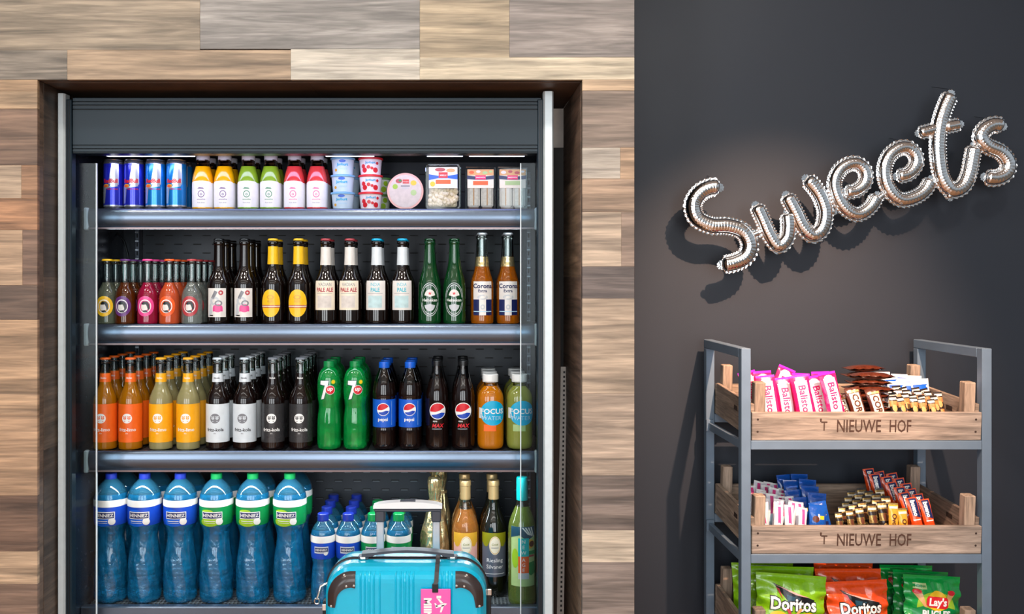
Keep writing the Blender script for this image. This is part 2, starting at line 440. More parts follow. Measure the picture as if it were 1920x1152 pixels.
# ------------------------------------------------------------------ refrigerated display
pm('alu', (210, 220, 223), .45, .25, noise=.05, bump=.03, bscale=400, bstretch=(1, 1, .05))
pm('fridge_dark', (26, 40, 49), .33, .1, noise=.05, nscale=5, spec=.35)
pm('fridge_black', (18, 20, 23), .35, noise=.08)
pm('inner_side', (58, 64, 76), .26, .6, noise=.06)
pm('back_grey', (44, 48, 54), .42, .3, noise=.1, nscale=8)
pm('slot', (6, 7, 9), .6); pm('slot_painted_glint', (120, 128, 134), .4, .5)
pm('rail', (106, 118, 134), .24, .85, noise=.04, nscale=4)
pm('rail_cap', (196, 204, 204), .35, .1)
pm('rail_red', (130, 112, 112), .3, .5)
pm('shelf_metal', (92, 96, 106), .35, .6, noise=.08)
pm('grille', (150, 160, 165), .3, .7)
pm('led', (225, 232, 255), .4, emit=2.2)
pm('chain', (190, 192, 195), .2, .9)
FX0, FX1 = NX0 + .002, PX(1041, 2.25)
YF, YB = 2.25, 2.68
Z1, Z2, Z3, Z4 = PZ(392, 2.38), PZ(609, 2.38), PZ(846.5, 2.38), PZ(1136, 2.38)
ZT = PZ(181, YF); ZC = PZ(288, YF)
fr = thing('display_fridge', 'tall open dark grey drinks fridge set into the wood clad niche', 'fridge', ((FX0 + FX1) / 2, 2.46, 0))
fc = fr.location.copy()
def fb(m, name, parent=None):
    if parent is None: parent = fr
    o = m.build(name, parent)
    if parent is fr: o.location = -fc
    return o
def post(x0, x1, top):
    m = MB()
    pr = [(x0, YF + .03), (x0, YF + .006), (x0 + .004, YF), (x1 - .004, YF), (x1, YF + .006), (x1, YF + .03)]
    for i in range(len(pr) - 1):
        a, b_ = pr[i], pr[i + 1]
        m.add([(a[0], a[1], .02), (b_[0], b_[1], .02), (b_[0], b_[1], top), (a[0], a[1], top)], [(0, 1, 2, 3)], 'alu')
    m.add([(p[0], p[1], top) for p in pr], [tuple(range(6))], 'alu'); m.add([(p[0], p[1], .02) for p in pr], [tuple(range(6))[::-1]], 'alu')
    m.add([(x0, YF + .03, .02), (x1, YF + .03, .02), (x1, YF + .03, top), (x0, YF + .03, top)], [(3, 2, 1, 0)], 'alu')
    return m
zp = PZ(175, YF)
fb(post(FX0, PX(121, YF), zp), 'corner_post')
fb(post(PX(1019, YF), PX(1038, YF), PZ(171, YF)), 'corner_post')
ix0, ix1 = FX0 + .009, FX1 - .011
for sx_, a, b_, c in ((-1, FX0 + .0005, ix0, ix0), (1, ix1, FX1 - .0005, ix1)):
    m = MB(); m.box(a, b_, YF + .031, YB + .06, .02, ZT + .0, 'fridge_dark', .001)
    # glossy inner lining and the uprights the shelves hook into
    if sx_ < 0: m.box(b_, b_ + .0012, YF + .05, YB, .1, ZC + .03, 'inner_side')
    else: m.box(a - .0012, a, YF + .05, YB, .1, ZC + .03, 'inner_side')
    fb(m, 'side_panel')
# inner dark front frame strips
for a, b_ in ((PX(121.5, YF), PX(133, YF)), (PX(1008, YF), PX(1018.5, YF))):
    m = MB(); m.box(a, b_, YF + .004, YF + .03, .02, ZT - .006, 'fridge_dark', .002)
    for q in (.3, .62): m.box(a + (b_ - a) * q, a + (b_ - a) * q + .0015, YF + .0025, YF + .0045, .03, ZT - .01, 'fridge_black', 0)
    fb(m, 'frame_strip')
# canopy: grooved header
m = MB()
cx0, cx1 = PX(133.5, YF), PX(1016, YF)
prof = []
def zc(py): return PZ(py, YF)
gro = [190, 196.5, 204.5, 272, 278.5, 285]
m.box(cx0, cx1, YF + .012, YF + .055, ZC + .001, ZT, 'fridge_dark', .003)
edges = [182] + gro + [288]
for i in range(len(edges) - 1):
    m.box(cx0 + .001, cx1 - .001, YF + .006, YF + .0125, zc(edges[i + 1]) + .0009, zc(edges[i]) - .0009, 'fridge_dark', .0008)
for g in gro: m.box(cx0 + .001, cx1 - .001, YF + .0105, YF + .012, zc(g) - .0012, zc(g) + .0012, 'fridge_black')
fb(m, 'canopy')
m = MB(); m.box(FX0 + .011, FX1 - .014, YF + .056, YB + .06, ZC + .048, ZT - .001, 'fridge_dark', .002); fb(m, 'top_housing')
m = MB(); m.box(FX0 + .011, FX1 - .014, YF + .12, YB, ZC + .032, ZC + .047, 'fridge_black', .002); fb(m, 'inner_ceiling')
for a, b_ in ((195, 360), (608, 700), (800, 868), (880, 985)):
    m = MB(); m.box(PX(a, 2.3), PX(b_, 2.3), 2.312, 2.33, ZC + .002, ZC + .0095, 'led', .001); fb(m, 'light_strip')
# back panel with slots
m = MB(); m.box(ix0, ix1, YB, YB + .02, .1, ZC + .047, 'back_grey')
z = .36; rowi = 0
while z < ZC:
    x = ix0 + .04 + (.028 if rowi % 2 else 0)
    while x < ix1 - .05:
        m.box(x, x + .024, YB - .0012, YB, z, z + .0035, 'slot')
        if z < Z3: m.box(x + .002, x + .022, YB - .0018, YB - .001, z - .0012, z, 'slot_painted_glint')  # bright sliver under each low slot: highlight painted as colour
        x += .056
    z += .026; rowi += 1
fb(m, 'back_panel')
for x in (ix0 + .052, ix1 - .022):
    m = MB(); m.box(x - .006, x + .006, YB - .03, YB - .0025, .36, ZC, 'shelf_metal', .001)
    z = .38
    while z < ZC - .02:
        m.box(x - .0022, x + .0022, YB - .0308, YB - .03, z, z + .012, 'slot'); m.box(x - .005, x + .005, YB - .033, YB - .0305, z + .014, z + .018, 'chain'); z += .026
    fb(m, 'upright')
# black cable behind the mini bottles
m = MB(); m.tube([(PX(195, 2.6), 2.62, Z1 - .075), (PX(212, 2.6), 2.63, PZ(436, 2.62)), (PX(226, 2.6), 2.63, PZ(452, 2.62)), (PX(233, 2.6), 2.63, PZ(478, 2.62)), (PX(236, 2.6), 2.63, PZ(520, 2.62))], .003, 'fridge_black', 8); fb(m, 'power_cable')
# shelves with price rails
def shelf(z, r0, r1):
    m = MB()
    m.box(ix0 + .004, ix1 - .004, 2.386, YB - .035, z - .018, z - .004, 'shelf_metal', .001)
    for k in range(22):
        x = ix0 + .03 + k * (ix1 - ix0 - .06) / 21
        m.box(x - .002, x + .002, 2.39, YB - .04, z - .0045, z - .0035, 'fridge_black')
    s = fb(m, 'shelf')
    m = MB()
    cv = chaikin([(2.3795, z + .001), (2.3745, z - .003), (2.3715, z - .014), (2.3705, z - .024), (2.3725, z - .036), (2.3775, z - .046)], 2)
    pr = [(2.386, z + .0008)] + cv + [(2.3785, z - .0478), (2.374, z - .0490), (2.374, z - .0535), (2.386, z - .0535)]
    lip = len(cv) + 2
    n = len(pr)
    for i in range(n):
        a, b_ = pr[i], pr[(i + 1) % n]
        m.add([(r0, a[0], a[1]), (r0, b_[0], b_[1]), (r1, b_[0], b_[1]), (r1, a[0], a[1])], [(0, 1, 2, 3)], 'rail_red' if i == lip else 'rail', True)
    m.add([(r0, p[0], p[1]) for p in pr], [tuple(range(n))[::-1]], 'rail'); m.add([(r1, p[0], p[1]) for p in pr], [tuple(range(n))], 'rail')
    m.build('price_rail', s)
    for a, b_ in ((r0 - .012, r0 - .0005), (r1 + .0005, r1 + .009)):
        m = MB(); m.box(a, b_, 2.3695, 2.388, z - .056, z + .003, 'rail_cap', .003); m.build('rail_end_cap', s)
    # brackets under the shelf
    for x in (ix0 + .008, ix1 - .011):
        m = MB(); m.box(x, x + .003, 2.40, YB - .034, z - .042, z - .0185, 'shelf_metal', .001); m.build('bracket', s)
for z in (Z1, Z2, Z3): shelf(z, PX(166, 2.375), PX(1002, 2.375))
# bottom deck: grille and front lip
m = MB()
m.box(ix0 + .002, ix1 - .002, 2.39, YB - .002, Z4 - .04, Z4 - .016, 'fridge_black')
k = 0; x = ix0 + .006
while x < ix1 - .008:
    m.box(x, x + .0045, 2.392, 2.66, Z4 - .0155, Z4 - .011, 'grille', 0); x += .0105
for y in [2.396 + i * .018 for i in range(14)]: m.box(ix0 + .004, ix1 - .004, y, y + .004, Z4 - .0148, Z4 - .0105, 'grille')
fb(m, 'deck_grille')
ZD = Z4 - .0104
m = MB(); m.box(ix0 + .001, ix1 - .001, 2.366, 2.3895, Z4 - .09, Z4 + .001, 'rail', .003); fb(m, 'deck_lip')
m = MB(); m.box(FX0 + .011, FX1 - .014, 2.30, 2.365, .03, Z4 - .055, 'fridge_dark', .004); fb(m, 'front_panel')
m = MB(); m.box(FX0 + .011, FX1 - .014, 2.366, YB + .06, 0.0, Z4 - .095, 'fridge_black', .002); fb(m, 'base')
# narrow glass wings either side of the opening
for a, b_, e in ((PX(136, 2.27), PX(177, 2.27), 1), (PX(977, 2.27), PX(1010, 2.27), 0)):
    m = MB(); m.box(a, b_, 2.282, 2.287, .34, PZ(306, 2.28), 'wing_glass')
    xx = b_ if e else a
    m.box(xx - .0011, xx + .0011, 2.2815, 2.2875, .34, PZ(306, 2.28), 'alu')
    fb(m, 'glass_wing')

# ------------------------------------------------------------------ display rack
pm('rack_steel', (116, 136, 156), .4, .3, noise=.06, nscale=20)
YR0, YR1 = 2.33, 2.68
RX0, RX1 = PX(1390, YR0), PX(1860, YR0)
T = .025
rk = thing('display_rack', 'grey steel rack holding three wooden crates against the dark wall', 'rack', ((RX0 + RX1) / 2, (YR0 + YR1) / 2, 0))
rc = rk.location.copy()
def rb(m, name, parent=None):
    o = m.build(name, parent or rk)
    if not parent: o.location = -rc
    return o
ZRT = PZ(654, YR0)
for x in (RX0, RX1 - T):
    for y in (YR0, YR1 - T):
        m = MB(); m.box(x, x + T, y, y + T, 0, ZRT if y == YR0 else ZRT - T - .0005, 'rack_steel', .0015); rb(m, 'post')
    m = MB(); m.box(x, x + T, YR0 + T + .0005, YR1, ZRT - T, ZRT, 'rack_steel', .0015); rb(m, 'top_bar')
ZS = [PZ(826.5, YR0), PZ(1040, YR0), PZ(1040, YR0) - .296]
for z in ZS:
    m = MB(); m.box(RX0 + T + .0004, RX1 - T - .0004, YR0 + .001, YR0 + T - .001, z - .024, z - .0005, 'rack_steel', .0012); rb(m, 'shelf_bar')
    m = MB(); m.box(RX0 + T + .0004, RX1 - T - .0004, YR1 - T + .001, YR1 - .001, z - .006, z + .019, 'rack_steel', .0012); rb(m, 'shelf_bar')
    for x in (RX0 + .004, RX1 - .016):
        m = MB(); m.box(x, x + .012, YR0 + T + .0005, YR1 - T - .0005, z - .026, z - .004, 'rack_steel', .001); rb(m, 'side_bar')
        m = MB(); m.box(x - .006, x - .0005 + .018, YR1 - T - .012, YR1 - T - .001, z - .03, z + .004, 'rack_steel', .001); rb(m, 'bracket')
# ------------------------------------------------------------------ drinks and food: materials
for k_, c_, r_ in (('orange_liq', (190, 118, 6), 0), ('lemon_liq', (168, 160, 110), 0), ('grape_liq', (176, 156, 128), 0),
                   ('tonic_liq', (120, 128, 104), 0), ('ginger_liq', (120, 56, 8), 0), ('berry_liq', (160, 20, 60), 0), ('grapefruit_liq', (215, 88, 44), 0), ('soda_liq', (150, 158, 152), 0),
                   ('focus_orange', (222, 130, 10), 0), ('focus_green', (160, 168, 74), 0), ('amber_liq', (206, 112, 6), 0), ('rose_liq', (214, 132, 56), 0), ('white_wine', (128, 150, 62), 0)):
    pm(k_, c_, .06, trans=.62 if k_ in ('amber_liq', 'ginger_liq', 'white_wine', 'tonic_liq', 'soda_liq', 'rose_liq') else .35, ior=1.38, coat=.6, noise=.08, nscale=40)
for k_, c_ in (('smoothie_orange', (240, 172, 8)), ('smoothie_green', (132, 168, 40)), ('smoothie_red', (214, 62, 62))):
    pm(k_, c_, .14, coat=.7, noise=.08, nscale=60)
pm('cola', (22, 10, 8), .05, trans=.15, ior=1.4, coat=.5, noise=.1)
pm('brown_glass', (18, 8, 5), .05, trans=.2, ior=1.45, coat=.6, noise=.1)
pm('beer_green', (12, 78, 34), .05, trans=.45, ior=1.45, coat=.7, noise=.08)
pm('pet_7up', (10, 205, 92), .04, trans=.68, ior=1.33, coat=.9, noise=.25, nscale=40, bump=.3, bscale=45)
pm('water_blue', (40, 176, 246), .03, trans=.8, ior=1.33, coat=1.0, noise=.4, nscale=34, bump=1.0, bscale=75)
pm('water_blue_top', (58, 128, 160), .05, trans=.75, ior=1.1, coat=.8, noise=.1, nscale=30)
pm('wine_dark', (20, 20, 12), .05, trans=.2, coat=.7, noise=.1)
COLS = dict(white=(238, 238, 236), black=(16, 16, 18), red=(206, 30, 42), yellow=(240, 190, 30), orange=(240, 104, 28), amber_lab=(244, 170, 22), silver_lab=(214, 222, 228),
            blue=(18, 90, 200), deep_blue=(24, 44, 140), royal=(20, 66, 176), cyan=(0, 170, 214), green=(10, 130, 66), lime=(150, 190, 40), pink=(222, 70, 140), purple=(100, 50, 120), grey=(120, 122, 128), ltgrey=(190, 194, 198),
            cream=(232, 222, 200), can_blue=(40, 50, 190), can_sky=(20, 130, 206), can_silver=(206, 212, 218), gold=(214, 160, 50), brown=(96, 52, 30), teal=(0, 176, 176), ora2=(232, 92, 34), navy=(24, 34, 84), salmon=(224, 150, 140),
            blush=(228, 170, 160), olive=(132, 130, 20), slate=(106, 112, 124), paleblue=(178, 214, 232), cork=(198, 160, 112), softred=(176, 60, 66), tcyan=(60, 180, 196), palegreen=(170, 196, 130), darkteal=(30, 70, 90), capgrey=(224, 226, 230), choc=(84, 38, 20), magenta=(222, 30, 140), hotpink=(228, 24, 104), bagora=(226, 76, 22), baglime=(128, 186, 20), baggreen=(10, 150, 62), tan=(214, 160, 100), violet=(176, 40, 200), offwhite=(222, 218, 212), packblue=(14, 78, 168), foilgold=(170, 140, 80))
for k_, c_ in COLS.items(): pm(k_, c_, .34, coat=.15, noise=.05)
pm('can_blue', (40, 50, 190), .22, .45, coat=.5); pm('can_sky', (20, 130, 206), .22, .45, coat=.5); pm('can_silver', (206, 212, 218), .25, .7)
pm('gold_foil', (224, 204, 152), .25, .85, noise=.2, bump=.9, bscale=45)
pm('gold_cap', (206, 172, 120), .3, .5); pm('crown_silver', (214, 220, 226), .25, .5, coat=.3); pm('tin', (180, 184, 188), .25, .9)
FL = lambda: None
ORD = ['at the front', 'second from the front', 'third from the front', 'fourth from the front', 'fifth from the front']

def crown(z, col, seg=42):
    m = MB()
    m.lathe([(12.6, z - 5.2), (14.2, z - 5), (13.4, z - 1.2), (12.2, z), (0, z + .4)], col, seg, rmod=lambda a, zz: 1 + (.035 * math.cos(21 * a) if zz < z - 2 else 0))
    return m
def screw(z, r, h, col, seg=40):
    m = MB()
    m.lathe([(r, z - h), (r, z - 1.6), (r - 1.5, z), (0, z + .2)], col, seg, rmod=lambda a, zz: 1 + (.02 * math.cos(20 * a) if zz < z - 1 else 0))
    m.lathe([(r - .6, z - h - 2.6), (r + .2, z - h - 2.4), (r + .2, z - h - .6), (r - .6, z - h - .4)], col, seg)
    return m
def bottle(name, label, cat, group, prof, matf, cap, bands=(), fill=None, fill_mat=None, rmod=None, seg=36, sub=(), smooth=2, sq=2.0):
    p = chaikin(prof, smooth); R = rad_at(p)
    t = thing(name, label, cat, (0, 0, 0), group)
    m = MB(); m.lathe([(0, p[0][1])] + p, matf, seg, rmod=rmod, sq=sq)
    if fill: m.lathe([(R(fill) - .4, fill - .2), (0, fill - .2)], fill_mat, seg)
    m.build('bottle_body', t)
    cap.build('bottle_cap', t)
    for nm, z0, z1, mt, draw in bands:
        b_ = MB(); mp = wrap(R, sq)
        n = max(2, int((z1 - z0) / 8))
        if mt:
            b_.lathe([(R(z0) + .05, z0)] + [(R(z0 + (z1 - z0) * i / n) + .35, z0 + (z1 - z0) * i / n) for i in range(n + 1)] + [(R(z1) + .05, z1)], mt, seg, sq=sq)
        if draw: draw(b_, mp)
        b_.build(nm, t)
    return t

# cached faces printed on labels
def face_logo(b, mp, cv, r, col_bg, col_fg, off=.7):
    """two round heads side by side with caps, as on the cola and lemonade bottles"""
    b.disc(0, cv, r, r, mp, col_bg, off, 24)
    for s_ in (-1, 1):
        b.disc(s_ * r * .42, cv + r * .05, r * .3, r * .3, mp, col_fg, off + .2, 12, ring=.62)
        b.rect(s_ * r * .42 - r * .3, s_ * r * .42 + r * .3, cv + r * .3, cv + r * .46, mp, col_fg, off + .2, 2)
        b.rect(s_ * r * .42 - r * .22, s_ * r * .42 + r * .22, cv - r * .06, cv + r * .06, mp, col_fg, off + .25, 2)
        b.rect(s_ * r * .42 - r * .14, s_ * r * .42 + r * .14, cv - r * .62, cv - r * .5, mp, col_fg, off + .25, 2)

# ---- tall cola / lemonade bottles on the third shelf
P33 = [(27, 0), (30.5, 1), (31.2, 4), (31.2, 118), (31, 128), (29.5, 138), (25, 150), (19.5, 162), (15.8, 172), (14.4, 184), (13.4, 205), (12.8, 226), (12.8, 228), (14.2, 229), (14.2, 234), (12.6, 235), (12.6, 240)]
def fritz(name, label, group, liq, neck, cap, lab, txt, fg, bg, neckbg, dark=False, word='fritz-limo'):
    def lb(b, mp):
        face_logo(b, mp, 84, 13, bg, txt)
        b.text(word, 0, 54, 12.5, mp, fg, .8, bold=.018)
        b.text('bio', 0, 44.5, 5, mp, fg, .8)
    def nb(b, mp):
        b.text(word, 0, 190, 7, mp, fg if not dark else 'white', .7, bold=.02, wx=.6)
    bands = [('bottle_label', 20, 122, lab, lb), ('neck_label', 179, 202, neckbg, nb)]
    return bottle(name, label, 'bottle', group, P33, (lambda z: liq if z < 202 else neck), crown(244, cap), bands, 202, liq)
fr_o = fritz('lemonade_bottle', '', 'orange lemonade bottles', 'orange_liq', 'clear_glass', 'orange', 'orange', 'orange', 'white', 'white', 'orange')
fr_y = fritz('lemonade_bottle', '', 'yellow labelled lemonade bottles', 'lemon_liq', 'clear_glass', 'amber_lab', 'amber_lab', 'amber_lab', 'white', 'white', 'amber_lab')
fr_w = fritz('cola_bottle', '', 'cola bottles with white labels', 'cola', 'pale_glass', 'crown_silver', 'silver_lab', 'silver_lab', 'black', 'grey', 'silver_lab', word='fritz-kola')
def fritz_dark():
    pm('dark_sleeve', (58, 58, 60), .28, .3, coat=.4)
    t = fritz('cola_bottle', '', 'dark cola bottles with white print', 'cola', 'pale_glass', 'grey', 'dark_sleeve', 'black', 'white', 'white', None, word='fritz-kola')
    return t
fr_k = fritz_dark()
def setup(o, px, y, z, label):
    o.location = (PX(px, y), y, z); o['label'] = label; return o
def column(first, px, y0, z, n, step, fmt, group=None, jit=.0006, used=[]):
    """a column of equal products, one behind the other"""
    for k in range(n):
        y = y0 + k * step
        X = PX(px, y0) + (random.uniform(-jit, jit) if k else 0)
        loc = (X, y, z); lab = fmt.replace('@', ORD[k])
        if first.name not in used:
            used.append(first.name); first.location = loc; first['label'] = lab; o = first
            if group: o['group'] = group
        else:
            o = dup(first, loc, lab, group)
        o.rotation_euler = (0, 0, random.uniform(-.06, .06))
YC = 2.425
for px, n in ((197.5, 4), (245, 4)):
    column(fr_o, px, YC, Z3, n, .0628, 'orange lemonade bottle with orange label, %s column, @' % ('first' if px < 220 else 'second'))
for px, n in ((302, 4), (353, 4)):
    column(fr_y, px, YC, Z3, n, .066, 'lemonade bottle with yellow label, %s yellow column, @' % ('first' if px < 330 else 'second'))
for px, n in ((408.5, 3), (459, 4)):
    column(fr_w, px, YC, Z3, n, .066, 'cola bottle with white label, %s white column, @' % ('first' if px < 430 else 'second'))
for px, n in ((512, 4), (564, 4)):
    column(fr_k, px, YC, Z3, n, .066, 'dark cola bottle with white printed faces, %s dark column, @' % ('first' if px < 540 else 'second'))
# ---- green soda
P7 = [(24, 0), (29, 2), (31, 8), (31.5, 20), (31.5, 60), (30.5, 84), (28, 104), (27, 112), (28, 120), (30.5, 136), (31.5, 160), (31.3, 178), (29, 194), (24, 208), (16, 216), (12.8, 219), (12.8, 226)]
def lab7(b, mp):
    def sh(u, v, off=0): return mp(u + (v - 162) * .12, v, off)
    for off, mt, g in ((.8, 'darkteal', 1.3), (1.0, 'white', 0)):
        b.poly([(-20 - g, 184 + g), (2 + g, 184 + g), (2 + g, 176), (-5 + g, 136 - g), (-13 - g, 134 - g), (-6 - g, 172 - g), (-20 - g, 174 - g)], sh, mt, off)
    b.disc(9, 160, 12.5, 12.5, mp, 'white', .9, 22); b.disc(9, 160, 11.4, 11.4, mp, 'red', 1.1, 22)
    b.text('up', 9, 160, 15, mp, 'white', 1.4, bold=.03, shear=.2)
    b.disc(17, 181, 6, 6, mp, 'lime', .9, 14); b.disc(17, 181, 4.4, 4.4, mp, 'yellow', 1.1, 12)
u7 = bottle('soda_bottle', '', 'bottle', 'green soda bottles', P7, (lambda z: 'pet_7up'), screw(234, 14.5, 13, 'green'), [('bottle_label', 132, 186, None, lab7)],
            rmod=lambda a, z: 1 + (.03 * math.cos(10 * a) if z < 12 else (.012 * math.cos(14 * a) if z < 100 else 0)), seg=56)
for px in (617, 666): column(u7, px, YC, Z3, 3, .068, 'green soda bottle with green cap, %s green column, @' % ('first' if px < 640 else 'second'))
# ---- blue label cola and black cola
PP = [(23, 0), (28, 2), (30.5, 8), (31, 16), (31, 54), (30, 58), (30.5, 60), (30.5, 134), (30, 138), (31, 142), (30.5, 156), (27, 176), (21, 194), (16, 206), (13, 214), (12.8, 221)]
def globe(b, mp, cu, cv, r, off=.9):
    b.disc(cu, cv, r, r, mp, 'white', off, 28)
    q = r * .9
    top = [(q * math.cos(math.radians(a)), q * math.sin(math.radians(a))) for a in range(28, 196, 12)]
    pts = [(cu + x, cv + y) for x, y in top] + [(cu - .3 * q, cv - .12 * q), (cu + .25 * q, cv + .05 * q)]
    b.poly(pts, mp, 'red', off + .5)
    bot = [(q * math.cos(math.radians(a)), q * math.sin(math.radians(a))) for a in range(212, 352, 12)]
    b.poly([(cu + x, cv + y) for x, y in bot] + [(cu + .45 * q, cv - .22 * q), (cu - .2 * q, cv - .45 * q)], mp, 'royal', off + .5)
def labp(b, mp):
    globe(b, mp, 0, 108, 17); b.text('pepsi', -1, 80, 13, mp, 'white', .9, bold=.02)
    b.rect(23, 23.6, 66, 130, mp, 'paleblue', .8, 1)
pe = bottle('cola_bottle', '', 'bottle', 'cola bottles with blue labels', PP, (lambda z: 'cola' if z < 178 else 'dark_glass'), screw(232, 14.2, 13, 'blue'), [('bottle_label', 60, 134, 'blue', labp)], 178, 'cola',
            rmod=lambda a, z: 1 + (.035 * math.cos(10 * a) if z < 12 else 0), seg=56)
for px in (720.5, 769): column(pe, px, YC, Z3, 3, .068, 'cola bottle with blue label, %s blue label column, @' % ('first' if px < 740 else 'second'))
PM = [(24, 0), (29, 2), (31, 8), (31, 30), (30.2, 60), (30.5, 90), (31, 130), (30, 146), (26, 164), (20.5, 182), (16, 198), (13.5, 212), (13, 222), (13, 226)]
def labm(b, mp):
    globe(b, mp, 1, 104, 22.5); b.text('MAX', 2, 65, 14, mp, 'red', .9, bold=.03, shear=.25); b.text('PEPSI', -6, 76, 5, mp, 'white', .8, bold=.02)
    b.rect(-14, 12, 54.5, 57.5, mp, 'grey', .8, 4)
mx_ = bottle('cola_bottle', '', 'bottle', 'black cola bottles with a round emblem', PM, (lambda z: 'cola' if z < 190 else 'dark_glass'), screw(236, 14, 11, 'black'), [('bottle_label', 50, 130, None, labm)], 190, 'cola', seg=40)
for px in (819.5, 868.5): column(mx_, px, YC, Z3, 3, .068, 'black capped cola bottle with large round emblem, %s emblem column, @' % ('first' if px < 840 else 'second'))
# ---- water drinks with the round blue label
PF = [(26, 0), (32, 3), (35, 10), (35.5, 22), (35.5, 130), (34.5, 142), (30, 154), (23, 162), (18, 167), (17, 170), (17, 178)]
def labf(l, low):
    def f(b, mp):
        b.rect(-35 - l, -12, 84, 112, mp, 'offwhite', .7, 6)
        b.rect(-20, 12, 50, 68, mp, low, .7, 6)
        b.disc(4, 98, 33, 33, mp, 'cyan', .9, 30)
        b.text('FOCUS', 2, 103, 19, mp, 'white', 1.7, bold=.022)
        b.text('WATER', 0, 85, 15, mp, 'paleblue', 1.7, bold=-.004)
    return f
for px, liq, lw, nm in ((919.5, 'focus_orange', 'orange', 'orange'), (974, 'focus_green', 'palegreen', 'pale green')):
    fo = bottle('vitamin_water_bottle', '', 'bottle', nm + ' vitamin water bottles', PF, (lambda z: liq if z < 168 else 'pack_clear'), screw(199, 21, 18, 'white'), [('bottle_label', 50, 132, None, labf(0, lw))], 167, liq, sq=2.6, seg=48)
    column(fo, px, 2.43, Z3, 3, .076, nm + ' drink bottle with round blue label and white cap, @')

# ---- second shelf: mini bottles
PS = [(24, 0), (27, 1.5), (27.4, 5), (27.4, 66), (26.6, 78), (22, 92), (15.5, 102), (12.2, 112), (11, 125), (10.4, 150), (10.2, 163), (12, 164), (12, 168), (11, 170)]
def labt(ring, bg):
    def f(b, mp):
        b.disc(0, 48, 24, 27, mp, ring, .6, 28); b.disc(0, 48, 16, 18, mp, 'white', .8, 24, ring=.86)
        b.disc(0, 48, 13.8, 15.5, mp, bg, .9, 24)
        b.disc(-1, 46, 9, 11, mp, 'offwhite', 1.1, 16)
        b.poly([(-9, 54), (-4, 61), (6, 61), (11, 54), (12, 42), (8, 36), (6, 46), (3, 53), (-5, 52)], mp, 'black', 1.35)
        b.poly([(-8, 36), (-2, 32), (8, 32), (4, 38)], mp, 'black', 1.35)
    return f
MINI = [(201, 'tonic_liq', 'yellow', 'yellow', 'tonic'), (235, 'ginger_liq', 'purple', 'purple', 'dark amber ginger ale'), (277, 'berry_liq', 'pink', 'pink', 'pink berry soda'), (318, 'grapefruit_liq', 'ora2', 'orange', 'orange grapefruit soda'), (360, 'soda_liq', 'softred', 'red', 'clear soda')]
for px, liq, ring, nm, kind in MINI:
    t = bottle('mini_soda_bottle', '', 'bottle', kind + ' mini bottles', PS, (lambda z: liq if z < 112 else 'pale_glass'), None or crown(174, ring), [('bottle_label', 20, 76, None, labt(ring, ring if nm != 'red' else 'softred'))], 112, liq)
    column(t, px, 2.42, Z2, 4, .06, 'small %s bottle with %s round label, @' % (kind, nm))
# ---- beers
PB = [(26, 0), (30.5, 1.5), (31.5, 5), (31.5, 96), (31, 108), (27, 122), (20, 136), (15.5, 150), (14.3, 168), (13.6, 190), (13.2, 212), (14.8, 213), (14.8, 220), (13.2, 222)]
def beer(name, group, cap, bands, body='brown_glass', prof=PB, ztop=229, **k):
    return bottle(name, '', 'bottle', group, prof, body if callable(body) else (lambda z: body), crown(ztop, cap), bands, **k)
def lcup(b, mp):
    b.rect(-26, 26, 19, 96, mp, 'offwhite', .5, 10)
    b.disc(4, 43, 13, 11, mp, 'pink', .8, 18); b.rect(-9, 17, 34, 42, mp, 'pink', .8, 4)
    b.disc(-4, 62, 13, 12, mp, 'ltgrey', .8, 16, ring=.5); b.disc(6, 56, 10, 8, mp, 'grey', .9, 14, ring=.6)
    b.poly([(-22, 20), (-10, 30), (-14, 60), (-20, 50)], mp, 'ltgrey', .8); b.poly([(-14, 70), (-4, 90), (4, 86), (-6, 66)], mp, 'grey', .8)
    b.disc(12, 84, 6.5, 6.5, mp, 'softred', .9, 14, ring=.4); b.rect(-22, -8, 22, 25, mp, 'black', .8, 2)
b1 = beer('beer_bottle', 'black beers with pink cake labels', 'black', [('bottle_label', 18, 97, None, lcup)])
for px in (411, 459): column(b1, px, YC, Z2, 3, .068, 'brown beer bottle with pink cake drawing, %s cake column, @' % ('first' if px < 430 else 'second'))
def lyel(b, mp):
    b.disc(0, 56, 26.5, 37, mp, 'yellow', .6, 30)
    b.rect(-25.5, 25.5, 44, 46.5, mp, 'softred', .9, 8); b.rect(-26, 26, 49, 51, mp, 'softred', .9, 8); b.rect(-26, 26, 46.6, 48.9, mp, 'cream', .9, 8)
    b.disc(0, 72, 10, 6, mp, 'gold', .9, 14, ring=.6); b.text('BIER', 0, 61, 8, mp, 'gold', .9, bold=.02)
def nyel(b, mp): b.text('IGEL', 0, 186, 8, mp, 'gold', .8, bold=.02, wx=.8)
b2 = beer('beer_bottle', 'beers with oval yellow labels', 'yellow', [('bottle_label', 18, 94, None, lyel), ('neck_label', 160, 208, 'yellow', None)])
for px in (512, 560): column(b2, px, YC, Z2, 2, .068, 'brown beer bottle with oval yellow label, %s yellow column, @' % ('first' if px < 530 else 'second'))
def lva(l1, l2, c, c2, ph):
    def f(b, mp):
        b.rect(-29, 29, 38, 116, mp, 'cream' if ph else 'offwhite', .5, 10)
        b.text(l1, 0, 106, 13, mp, 'grey' if ph else c, 1.0, wx=.74)
        b.text(l2, 0, 92, 15, mp, c, 1.1, bold=.03, wx=.74)
        b.rect(-22, 20, 82, 82.8, mp, 'grey', .9, 6)
        b.rect(-20, 18, 44, 76, mp, c2, .8, 6)
    return f
pm('paper_a', (212, 204, 196), .6, noise=.12, nscale=90); pm('paper_b', (186, 214, 216), .6, noise=.14, nscale=70)
